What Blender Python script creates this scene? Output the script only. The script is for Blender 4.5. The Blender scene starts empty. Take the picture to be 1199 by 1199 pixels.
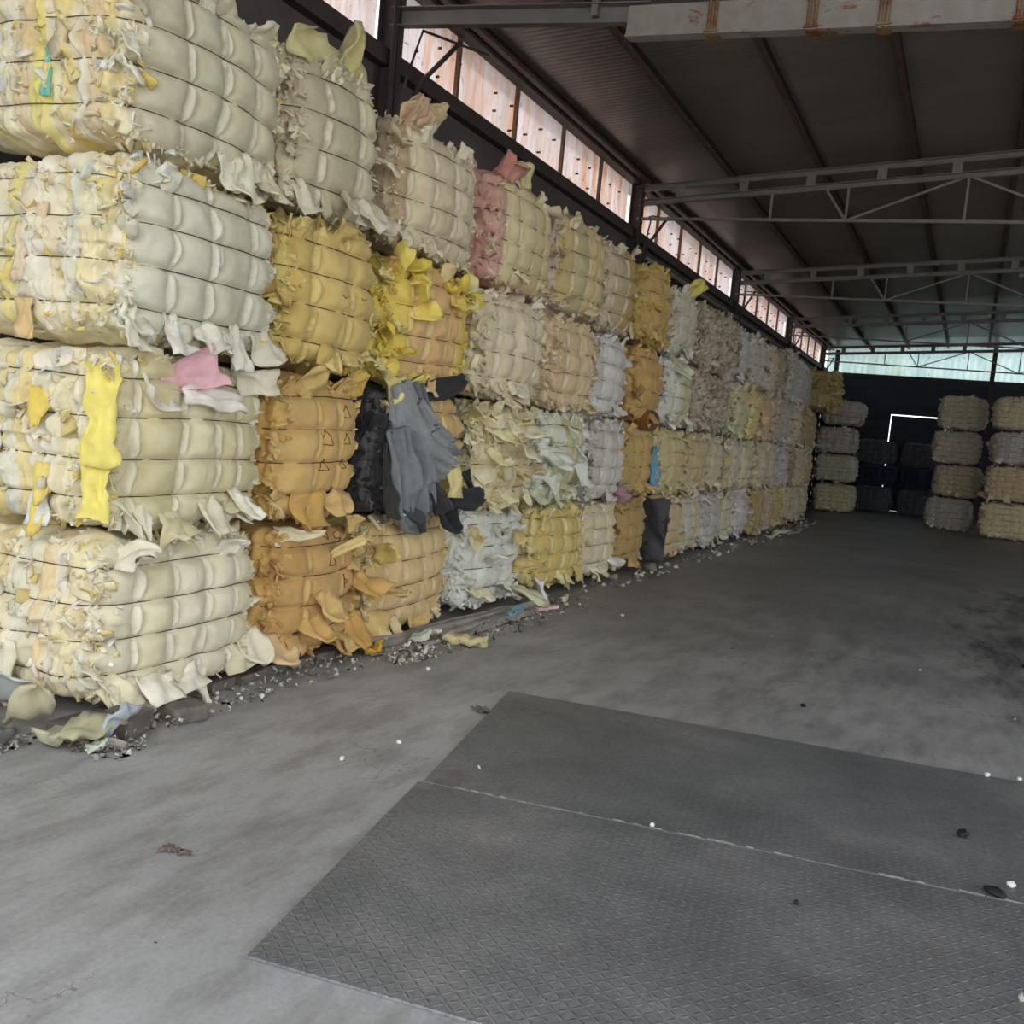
import bpy, math
import numpy as np
SC = bpy.context.scene
COL = SC.collection
PI = math.pi

# ------------------------------------------------------------------ helpers
def s2l(r, g, b):
    out = []
    for v in (r, g, b):
        v /= 255.0
        out.append(v / 12.92 if v <= .04045 else ((v + .055) / 1.055) ** 2.4)
    return np.array(out)

def tag(o, label=None, cat=None, group=None, kind=None):
    if label: o['label'] = label
    if cat: o['category'] = cat
    if group: o['group'] = group
    if kind: o['kind'] = kind
    return o

def empty(name, loc, label, cat, group=None, rz=0.0):
    o = bpy.data.objects.new(name, None)
    COL.objects.link(o)
    o.empty_display_size = .1
    o.location = loc
    o.rotation_euler = (0, 0, rz)
    return tag(o, label, cat, group)

def mesh_obj(name, V, F, mat, parent=None, cols=None, smooth=True, loc=None):
    """V (N,3); F list/array of quads or mixed polys."""
    me = bpy.data.meshes.new(name)
    V = np.asarray(V, dtype=np.float32)
    if isinstance(F, np.ndarray) and F.ndim == 2:
        n, k = F.shape
        me.vertices.add(len(V)); me.vertices.foreach_set('co', V.ravel())
        me.loops.add(n * k); me.loops.foreach_set('vertex_index', F.astype(np.int32).ravel())
        me.polygons.add(n); me.polygons.foreach_set('loop_start', np.arange(0, n * k, k, dtype=np.int32))
        me.update(calc_edges=True)
    else:
        me.from_pydata([tuple(map(float, v)) for v in V], [], [tuple(map(int, f)) for f in F])
        me.update()
    if smooth:
        me.polygons.foreach_set('use_smooth', np.ones(len(me.polygons), dtype=bool))
    if cols is not None:
        a = me.color_attributes.new('Col', 'FLOAT_COLOR', 'POINT')
        c4 = np.ones((len(V), 4), dtype=np.float32); c4[:, :3] = cols
        a.data.foreach_set('color', c4.ravel())
    me.validate()
    me.materials.append(mat)
    o = bpy.data.objects.new(name, me)
    COL.objects.link(o)
    if parent: o.parent = parent
    if loc is not None: o.location = loc
    return o

class MB:
    """collects boxes, bars and tubes, built as one mesh"""
    def __init__(s): s.v = []; s.f = []
    def add(s, V, F):
        b = len(s.v)
        s.v += [tuple(map(float, x)) for x in V]; s.f += [tuple(int(i) + b for i in f) for f in F]
    def box(s, x0, x1, y0, y1, z0, z1):
        V = [(x, y, z) for x in (x0, x1) for y in (y0, y1) for z in (z0, z1)]
        s.add(V, [(0, 1, 3, 2), (4, 6, 7, 5), (0, 4, 5, 1), (2, 3, 7, 6), (0, 2, 6, 4), (1, 5, 7, 3)])
    def bar(s, a, b, w, h, up=(0, 0, 1)):
        a = np.array(a, float); b = np.array(b, float); d = b - a; d /= np.linalg.norm(d)
        up = np.array(up if abs(d[2]) < .95 else (1, 0, 0), float); r = np.cross(d, up); r /= np.linalg.norm(r); u = np.cross(r, d)
        V = [p + r * sx * w / 2 + u * sz * h / 2 for p in (a, b) for sx in (-1, 1) for sz in (-1, 1)]
        s.add(V, [(0, 1, 3, 2), (4, 6, 7, 5), (0, 4, 5, 1), (2, 3, 7, 6), (0, 2, 6, 4), (1, 5, 7, 3)])
    def channel(s, a, b, w, h, t=.008, up=(0, 0, 1)):
        """C section: web plus two flanges"""
        a = np.array(a, float); b = np.array(b, float); d = b - a; d /= np.linalg.norm(d)
        up = np.array(up if abs(d[2]) < .95 else (1, 0, 0), float); r = np.cross(d, up); r /= np.linalg.norm(r); u = np.cross(r, d)
        s.bar(a - r * w / 2, b - r * w / 2, t, h, up)
        for k in (-1, 1): s.bar(a + u * k * (h / 2 - t / 2), b + u * k * (h / 2 - t / 2), w, t, up)
    def tube(s, pts, rad, n=8, closed=False):
        pts = np.array(pts, float); N = len(pts)
        V = []
        for i in range(N):
            if closed: d = pts[(i + 1) % N] - pts[i - 1]
            else: d = pts[min(i + 1, N - 1)] - pts[max(i - 1, 0)]
            d = d / (np.linalg.norm(d) + 1e-9)
            up = np.array((0, 0, 1.)) if abs(d[2]) < .9 else np.array((1., 0, 0))
            r = np.cross(d, up); r /= np.linalg.norm(r); u = np.cross(r, d)
            for k in range(n):
                a = 2 * PI * k / n
                V.append(pts[i] + (r * math.cos(a) + u * math.sin(a)) * rad)
        F = []
        for i in range(N if closed else N - 1):
            j = (i + 1) % N
            for k in range(n):
                F.append((i * n + k, i * n + (k + 1) % n, j * n + (k + 1) % n, j * n + k))
        if not closed:
            F.append(tuple(range(n))[::-1]); F.append(tuple((N - 1) * n + k for k in range(n)))
        s.add(V, F)
    def build(s, name, mat, parent=None, smooth=False):
        return mesh_obj(name, np.array(s.v), s.f, mat, parent, smooth=smooth)

def _hash(ix, iy, iz, seed):
    h = (ix.astype(np.uint32) * np.uint32(374761393) + iy.astype(np.uint32) * np.uint32(668265263)
         + iz.astype(np.uint32) * np.uint32(2147483647) + np.uint32((seed * 1442695041) & 0xffffffff))
    h ^= h >> np.uint32(13); h *= np.uint32(1274126177); h ^= h >> np.uint32(16)
    h *= np.uint32(2246822519); h ^= h >> np.uint32(13)
    return h.astype(np.float64) / 4294967295.0

def vnoise(p, seed=0):
    """value noise, -1..1"""
    i = np.floor(p).astype(np.int64); f = p - i; f = f * f * (3 - 2 * f)
    i = i & 0xffffff
    o = 0
    for dx in (0, 1):
        for dy in (0, 1):
            for dz in (0, 1):
                w = (f[:, 0] if dx else 1 - f[:, 0]) * (f[:, 1] if dy else 1 - f[:, 1]) * (f[:, 2] if dz else 1 - f[:, 2])
                o = o + w * _hash(i[:, 0] + dx, i[:, 1] + dy, i[:, 2] + dz, seed)
    return 2 * o - 1

# ------------------------------------------------------------------ materials
def nmat(name):
    m = bpy.data.materials.new(name); m.use_nodes = True
    nt = m.node_tree; b = nt.nodes['Principled BSDF']
    return m, nt, b
def N(nt, t, **kw):
    n = nt.nodes.new(t)
    for k, v in kw.items(): setattr(n, k, v)
    return n
def L(nt, a, b): nt.links.new(a, b)
def noise_node(nt, vec, scale, detail=4, rough=.55):
    n = N(nt, 'ShaderNodeTexNoise'); n.inputs['Scale'].default_value = scale
    n.inputs['Detail'].default_value = detail; n.inputs['Roughness'].default_value = rough
    if vec is not None: L(nt, vec, n.inputs['Vector'])
    return n
def ramp(nt, fac, stops):
    r = N(nt, 'ShaderNodeValToRGB'); e = r.color_ramp.elements
    while len(e) < len(stops): e.new(.5)
    for k, (p, c) in enumerate(stops):
        e[k].position = p; e[k].color = (*c, 1) if len(c) == 3 else c
    L(nt, fac, r.inputs['Fac']); return r
def mixc(nt, fac, a, b, mode='MIX'):
    m = N(nt, 'ShaderNodeMix', data_type='RGBA', blend_type=mode)
    for sock, v in ((0, fac), (6, a), (7, b)):
        if hasattr(v, 'is_linked') or hasattr(v, 'links'): L(nt, v, m.inputs[sock])
        elif sock == 0: m.inputs[0].default_value = v
        else: m.inputs[sock].default_value = (*v, 1)
    return m.outputs[2]
def mapping(nt, vec, scale=(1, 1, 1), rot=(0, 0, 0)):
    m = N(nt, 'ShaderNodeMapping'); m.inputs['Scale'].default_value = scale; m.inputs['Rotation'].default_value = rot
    L(nt, vec, m.inputs['Vector']); return m.outputs['Vector']
def math_n(nt, op, a, b=None):
    m = N(nt, 'ShaderNodeMath', operation=op)
    for k, v in ((0, a), (1, b)):
        if v is None: continue
        if isinstance(v, (int, float)): m.inputs[k].default_value = v
        else: L(nt, v, m.inputs[k])
    return m.outputs[0]
def bump(nt, b, h, strength, dist=.01):
    n = N(nt, 'ShaderNodeBump'); n.inputs['Strength'].default_value = strength; n.inputs['Distance'].default_value = dist
    L(nt, h, n.inputs['Height']); L(nt, n.outputs[0], b.inputs['Normal'])

def plain(name, rgb, rough=.7, metal=0, var=.25, scale=6, bmp=.15):
    m, nt, b = nmat(name)
    tc = N(nt, 'ShaderNodeTexCoord').outputs['Object']
    n = noise_node(nt, tc, scale)
    c = s2l(*rgb)
    r = ramp(nt, n.outputs[0], [(.3, tuple(c * (1 - var))), (.7, tuple(np.minimum(c * (1 + var), 1)))])
    L(nt, r.outputs[0], b.inputs['Base Color'])
    b.inputs['Roughness'].default_value = rough; b.inputs['Metallic'].default_value = metal
    n2 = noise_node(nt, tc, scale * 8, 3)
    bump(nt, b, n2.outputs[0], bmp, .004)
    return m

def foam_mat():
    m, nt, b = nmat('foam')
    at = N(nt, 'ShaderNodeAttribute'); at.attribute_name = 'Col'
    tc = N(nt, 'ShaderNodeTexCoord').outputs['Object']
    n = noise_node(nt, tc, 9, 5, .6)
    r = ramp(nt, n.outputs[0], [(.3, (.84, .82, .76)), (.62, (1, 1, 1))])
    c = mixc(nt, 1.0, at.outputs['Color'], r.outputs[0], 'MULTIPLY')
    L(nt, c, b.inputs['Base Color'])
    b.inputs['Roughness'].default_value = .85
    b.inputs['Specular IOR Level'].default_value = .25
    b.inputs['Sheen Weight'].default_value = .15
    n2 = noise_node(nt, mapping(nt, tc, (1, 1, .45)), 42, 3, .6)
    bump(nt, b, n2.outputs[0], .35, .004)
    return m
M_FOAM = foam_mat()
M_WIRE = plain('baling_wire', (72, 62, 50), .6, .4)
M_MARK = plain('marker_ink', (86, 50, 30), .8)

def concrete():
    m, nt, b = nmat('concrete_floor')
    P = N(nt, 'ShaderNodeNewGeometry').outputs['Position']
    n1 = noise_node(nt, P, .55, 6, .62)
    base = ramp(nt, n1.outputs[0], [(.28, tuple(s2l(158, 159, 161))), (.5, tuple(s2l(181, 182, 184))), (.72, tuple(s2l(202, 203, 205)))])
    n2 = noise_node(nt, mapping(nt, P, (1.6, .5, 1), (0, 0, -.5)), 3.2, 7, .7)
    st = ramp(nt, n2.outputs[0], [(.36, (.64, .63, .63)), (.56, (1, 1, 1))])
    c = mixc(nt, 1, base.outputs[0], st.outputs[0], 'MULTIPLY')
    # fine grit and pits
    n3 = noise_node(nt, P, 46, 4, .7)
    gr = ramp(nt, n3.outputs[0], [(.3, (.8, .8, .79)), (.6, (1.0, 1.0, 1.0))])
    c = mixc(nt, .8, c, gr.outputs[0], 'MULTIPLY')
    # black traffic grime: worn track down the middle of the hall
    sep = N(nt, 'ShaderNodeSeparateXYZ'); L(nt, P, sep.inputs[0])
    dx = math_n(nt, 'SUBTRACT', sep.outputs[0], .9)
    dx = math_n(nt, 'MULTIPLY', dx, .75); dx = math_n(nt, 'MULTIPLY', dx, dx)
    dy = math_n(nt, 'SUBTRACT', sep.outputs[1], 11.0)
    dy = math_n(nt, 'MULTIPLY', dy, .17); dy = math_n(nt, 'MULTIPLY', dy, dy)
    d = math_n(nt, 'ADD', dx, dy)
    wob = noise_node(nt, mapping(nt, P, (1.3, .35, 1), (0, 0, .5)), 1.7, 7, .68)
    dd = math_n(nt, 'ADD', math_n(nt, 'MULTIPLY', d, .5), math_n(nt, 'MULTIPLY', wob.outputs[0], 1.6))
    mk = ramp(nt, dd, [(.74, (.30, .30, .31)), (1.0, (1, 1, 1))])
    c = mixc(nt, 1, c, mk.outputs[0], 'MULTIPLY')
    # floor tone gets evenly darker deeper in the hall
    far = N(nt, 'ShaderNodeMapRange'); L(nt, sep.outputs[1], far.inputs[0])
    far.inputs[1].default_value = 4.5; far.inputs[2].default_value = 10
    far_tint = mixc(nt, far.outputs[0], (1, 1, 1), tuple(np.array((.68, .67, .67))))
    c = mixc(nt, 1, c, far_tint, 'MULTIPLY')
    vo = N(nt, 'ShaderNodeTexVoronoi', feature='DISTANCE_TO_EDGE'); vo.inputs['Scale'].default_value = .55
    wv = N(nt, 'ShaderNodeVectorMath', operation='ADD'); nz = noise_node(nt, P, 1.6, 6, .7); L(nt, P, wv.inputs[0]); L(nt, nz.outputs['Color'], wv.inputs[1]); L(nt, wv.outputs[0], vo.inputs['Vector'])
    ck = ramp(nt, vo.outputs['Distance'], [(.0, (.45, .42, .40)), (.0035, (1, 1, 1))])
    km = ramp(nt, n1.outputs[0], [(.46, (0,) * 3), (.54, (1,) * 3)])
    c = mixc(nt, km.outputs[0], c, mixc(nt, 1, c, ck.outputs[0], 'MULTIPLY'))
    L(nt, c, b.inputs['Base Color'])
    rr = ramp(nt, n2.outputs[0], [(.3, (.38,) * 3), (.7, (.62,) * 3)])
    L(nt, rr.outputs[0], b.inputs['Roughness'])
    hb = math_n(nt, 'ADD', n3.outputs[0], math_n(nt, 'MULTIPLY', n2.outputs[0], 2.0))
    bump(nt, b, hb, .35, .004)
    return m

def tread():
    m, nt, b = nmat('tread_plate')
    tc = N(nt, 'ShaderNodeTexCoord').outputs['Object']
    sep = N(nt, 'ShaderNodeSeparateXYZ'); L(nt, tc, sep.inputs[0])
    k = 1 / .031
    u = math_n(nt, 'MULTIPLY', sep.outputs[0], k); v = math_n(nt, 'MULTIPLY', sep.outputs[1], k)
    fu = math_n(nt, 'FLOOR', u); fv = math_n(nt, 'FLOOR', v)
    lu = math_n(nt, 'SUBTRACT', math_n(nt, 'SUBTRACT', u, fu), .5); lv = math_n(nt, 'SUBTRACT', math_n(nt, 'SUBTRACT', v, fv), .5)
    par = math_n(nt, 'MULTIPLY', math_n(nt, 'FRACT', math_n(nt, 'MULTIPLY', math_n(nt, 'ADD', fu, fv), .5)), 2.0)
    par = math_n(nt, 'GREATER_THAN', par, .5)
    a = math_n(nt, 'ADD', lu, lv); c2 = math_n(nt, 'SUBTRACT', lu, lv)
    def lerp(x, y, t):
        return math_n(nt, 'ADD', math_n(nt, 'MULTIPLY', x, math_n(nt, 'SUBTRACT', 1.0, t)), math_n(nt, 'MULTIPLY', y, t))
    p = lerp(a, c2, par); q = lerp(c2, a, par)
    p = math_n(nt, 'DIVIDE', p, .72); q = math_n(nt, 'DIVIDE', q, .22)
    r2 = math_n(nt, 'ADD', math_n(nt, 'MULTIPLY', p, p), math_n(nt, 'MULTIPLY', q, q))
    h = math_n(nt, 'MAXIMUM', math_n(nt, 'SUBTRACT', 1.0, r2), 0.0)
    P = N(nt, 'ShaderNodeNewGeometry').outputs['Position']
    n1 = noise_node(nt, P, 1.1, 6, .65)
    base = ramp(nt, n1.outputs[0], [(.3, tuple(s2l(108, 112, 116))), (.52, tuple(s2l(136, 139, 142))), (.7, tuple(s2l(164, 162, 165)))])
    n2 = noise_node(nt, P, 60, 3, .7)
    g = ramp(nt, n2.outputs[0], [(.35, (.72,) * 3), (.6, (1,) * 3)])
    c = mixc(nt, 1, base.outputs[0], g.outputs[0], 'MULTIPLY')
    # rusty worn patches and pale dust
    n4 = noise_node(nt, P, 2.3, 5, .7)
    rm = ramp(nt, n4.outputs[0], [(.56, (0,) * 3), (.72, (.5,) * 3)])
    c = mixc(nt, rm.outputs[0], c, tuple(s2l(112, 98, 96)))
    wear = math_n(nt, 'MULTIPLY', h, .25)
    c = mixc(nt, wear, c, tuple(s2l(150, 152, 155)))
    L(nt, c, b.inputs['Base Color'])
    b.inputs['Metallic'].default_value = .25
    b.inputs['Roughness'].default_value = .5
    hh = math_n(nt, 'ADD', h, math_n(nt, 'MULTIPLY', n2.outputs[0], .3))
    bump(nt, b, hh, .9, .004)
    return m

def translucent(name, a, bcol, stain, amount, scale=(1, 1, .25)):
    m = bpy.data.materials.new(name); m.use_nodes = True; nt = m.node_tree
    nt.nodes.remove(nt.nodes['Principled BSDF']); out = nt.nodes['Material Output']
    P = N(nt, 'ShaderNodeNewGeometry').outputs['Position']
    n1 = noise_node(nt, mapping(nt, P, scale), 2.2, 6, .65)
    c = ramp(nt, n1.outputs[0], [(.35, tuple(a)), (.6, tuple(bcol))]).outputs[0]
    n2 = noise_node(nt, mapping(nt, P, (1, 3, .5)), 1.5, 6, .75)
    k = ramp(nt, n2.outputs[0], [(.48, (0,) * 3), (.66, (amount,) * 3)]).outputs[0]
    c = mixc(nt, k, c, tuple(stain))
    n3 = noise_node(nt, mapping(nt, P, (1, 1, 1)), 9, 4, .7)
    k3 = ramp(nt, n3.outputs[0], [(.62, (0,) * 3), (.72, (.75,) * 3)]).outputs[0]
    c = mixc(nt, k3, c, tuple(s2l(120, 96, 84)))
    tr = N(nt, 'ShaderNodeBsdfTranslucent'); df = N(nt, 'ShaderNodeBsdfDiffuse')
    L(nt, c, tr.inputs[0]); L(nt, c, df.inputs[0])
    mx = N(nt, 'ShaderNodeMixShader'); mx.inputs[0].default_value = .25
    L(nt, tr.outputs[0], mx.inputs[1]); L(nt, df.outputs[0], mx.inputs[2]); L(nt, mx.outputs[0], out.inputs[0])
    return m

def roofmat():
    m, nt, b = nmat('ceiling_panel')
    P = N(nt, 'ShaderNodeNewGeometry').outputs['Position']
    n1 = noise_node(nt, mapping(nt, P, (.6, 1.4, 1)), 1.2, 5)
    c = ramp(nt, n1.outputs[0], [(.3, tuple(s2l(112, 102, 93))), (.7, tuple(s2l(130, 119, 109)))]).outputs[0]
    L(nt, c, b.inputs['Base Color'])
    b.inputs['Roughness'].default_value = .36
    b.inputs['Metallic'].default_value = .15
    sep = N(nt, 'ShaderNodeSeparateXYZ'); L(nt, P, sep.inputs[0])
    s = math_n(nt, 'SINE', math_n(nt, 'MULTIPLY', sep.outputs[1], 2 * PI / .09))
    s = math_n(nt, 'ADD', s, math_n(nt, 'MULTIPLY', n1.outputs[0], 3.0))
    bump(nt, b, s, .25, .004)
    return m

def rusty(name, paint, rust, lo=.52, hi=.6, metal=.1):
    m, nt, b = nmat(name)
    P = N(nt, 'ShaderNodeNewGeometry').outputs['Position']
    n = noise_node(nt, mapping(nt, P, (2.2, 2.2, 5)), 1.3, 6, .7)
    k = ramp(nt, n.outputs[0], [(lo, (0,) * 3), (hi, (1,) * 3)]).outputs[0]
    n2 = noise_node(nt, P, 9, 4)
    p = ramp(nt, n2.outputs[0], [(.3, tuple(s2l(*paint) * .75)), (.7, tuple(s2l(*paint)))]).outputs[0]
    r = ramp(nt, n2.outputs[0], [(.3, tuple(s2l(*rust) * .6)), (.7, tuple(s2l(*rust)))]).outputs[0]
    c = mixc(nt, k, p, r); L(nt, c, b.inputs['Base Color'])
    b.inputs['Roughness'].default_value = .6; b.inputs['Metallic'].default_value = metal
    bump(nt, b, n2.outputs[0], .2, .003)
    return m

M_FLOOR = concrete(); M_TREAD = tread(); M_ROOF = roofmat()
M_WALL = plain('dark_wall_sheet', (84, 76, 74), .7, 0, .2, 2)
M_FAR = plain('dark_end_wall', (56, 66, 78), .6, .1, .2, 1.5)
M_STEEL = plain('grey_steel', (128, 122, 118), .5, .2, .15, 4)
M_DARKSTEEL = plain('dark_steel', (74, 64, 62), .6, .2, .2, 4)
M_PURLIN = rusty('purlin_steel', (88, 76, 70), (104, 60, 44), .5, .62)
M_BEAM = rusty('beam_paint', (158, 150, 142), (134, 88, 58), .56, .62)
M_CLAMP = rusty('rusty_clamp', (150, 128, 92), (140, 84, 50), .42, .55, .3)
M_WINP = translucent('fibreglass_panel', s2l(218, 208, 204), s2l(230, 226, 228), s2l(224, 178, 140), .75)
M_WINF = translucent('fibreglass_panel_far', s2l(200, 216, 216), s2l(216, 228, 228), s2l(190, 202, 182), .35)
M_MULL = plain('window_mullion', (120, 92, 74), .7)
M_BRICK = plain('grey_brick', (112, 104, 98), .9, 0, .3, 14, .4)
M_GROUND = plain('yard_ground', (170, 166, 158), .9, 0, .15, 1)
M_OUT = plain('black_rubber', (30, 29, 30), .7)
M_BOARD = plain('grey_tarp_strip', (158, 152, 145), .8, 0, .3, 7, .4)

# ------------------------------------------------------------------ camera
R = np.array(((0, 0, 0), (0, 0, 0), (0, 0, 0)), float)
F_PX, VP, SL, EYE = 1150.0, (1135.0, 553.0), .095, 1.55
Yc = np.array([VP[0] - 599.5, VP[1] - 599.5, F_PX]); Yc /= np.linalg.norm(Yc)
Pc = np.array([VP[0] - 1000 - 599.5, VP[1] - 1000 * SL - 599.5, F_PX])
Uc = np.cross(Yc, Pc); Uc /= np.linalg.norm(Uc)
if Uc[1] > 0: Uc = -Uc
Xc = np.cross(Yc, Uc)
R = np.stack([Xc, Yc, Uc])
from mathutils import Matrix
cam = bpy.data.cameras.new('camera'); cam.sensor_width = 36; cam.sensor_fit = 'HORIZONTAL'
cam.lens = F_PX / 1199 * 36; cam.clip_start = .05; cam.clip_end = 400
co = bpy.data.objects.new('camera', cam); COL.objects.link(co)
mw = Matrix.Identity(4)
for r in range(3):
    mw[r][0] = R[r, 0]; mw[r][1] = -R[r, 1]; mw[r][2] = -R[r, 2]
mw[2][3] = EYE
co.matrix_world = mw
SC.camera = co

# ------------------------------------------------------------------ foam bales
CREAM = dict(f=[(226, 218, 190), (222, 214, 184), (229, 222, 198)], l=(246, 241, 224),
             e=[(240, 232, 196), (244, 238, 214), (236, 220, 168), (242, 236, 222), (238, 226, 188), (234, 214, 150), (244, 240, 226)])
def warm(c): return (min(255, c[0] * 1.03), c[1] * 1.0, c[2] * .90)
def pal(front, light=None, ends=None):
    f = [front] if isinstance(front, tuple) else list(front)
    l = light or tuple(min(250, int(c * .55 + 250 * .45)) for c in f[0])
    e = ends or [tuple(min(252, int(c * k + 12)) for c in f[0]) for k in (.9, 1.0, 1.05)] + [l]
    return dict(f=f, l=l, e=e)
AMBER = pal([(214, 180, 118), (220, 188, 126), (208, 172, 110)], (230, 202, 134), [(214, 176, 104), (226, 196, 124), (206, 164, 92), (230, 208, 150)])
AMBER2 = pal([(206, 168, 110), (212, 176, 118), (200, 160, 102)], (226, 194, 128), [(208, 164, 98), (220, 184, 114), (200, 154, 90)])
GOLD = pal([(210, 184, 112), (216, 190, 120)], (232, 214, 144), [(214, 190, 116), (228, 212, 136), (202, 172, 100)])
TAN = pal([(220, 190, 138), (224, 196, 146), (214, 184, 130)], (238, 220, 176), [(224, 200, 150), (238, 224, 182), (236, 214, 110)])
YELL = pal([(222, 204, 136), (226, 210, 146)], (240, 232, 182))
PALE = pal([(226, 214, 182), (222, 208, 176)], (242, 234, 212))
OLD = pal([(214, 200, 170), (208, 196, 166)], (236, 226, 204), [(206, 192, 164), (222, 210, 186), (196, 180, 150), (226, 204, 186)])
WHITE = pal([(224, 226, 216), (218, 222, 214)], (242, 243, 238))
GREY = pal([(198, 192, 182), (206, 200, 190), (190, 186, 180)], (228, 224, 216))
MIX = pal([(208, 198, 172), (200, 194, 180), (214, 196, 150), (206, 200, 192)], (234, 228, 210), [(206, 196, 176), (214, 206, 192), (200, 182, 140), (190, 184, 170), (222, 214, 196)])
GREEN = pal([(202, 196, 156), (208, 204, 170)], (232, 230, 202))
LILAC = pal([(204, 196, 196), (212, 204, 200)], (232, 226, 226))
SHRED = pal([(190, 178, 160), (182, 170, 150), (198, 186, 168)], (214, 204, 188), [(186, 174, 156), (200, 188, 170), (176, 160, 132)])
KHAKI = pal([(182, 166, 116), (176, 160, 112)], (200, 186, 140), [(180, 164, 112), (170, 152, 98), (192, 176, 128)])
GLOOM = pal([(96, 100, 108), (88, 92, 100)], (120, 124, 130))  # darkness by the end wall put into the foam colour
NAVY = pal([(52, 58, 84), (46, 50, 74)], (70, 76, 104))

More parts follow.
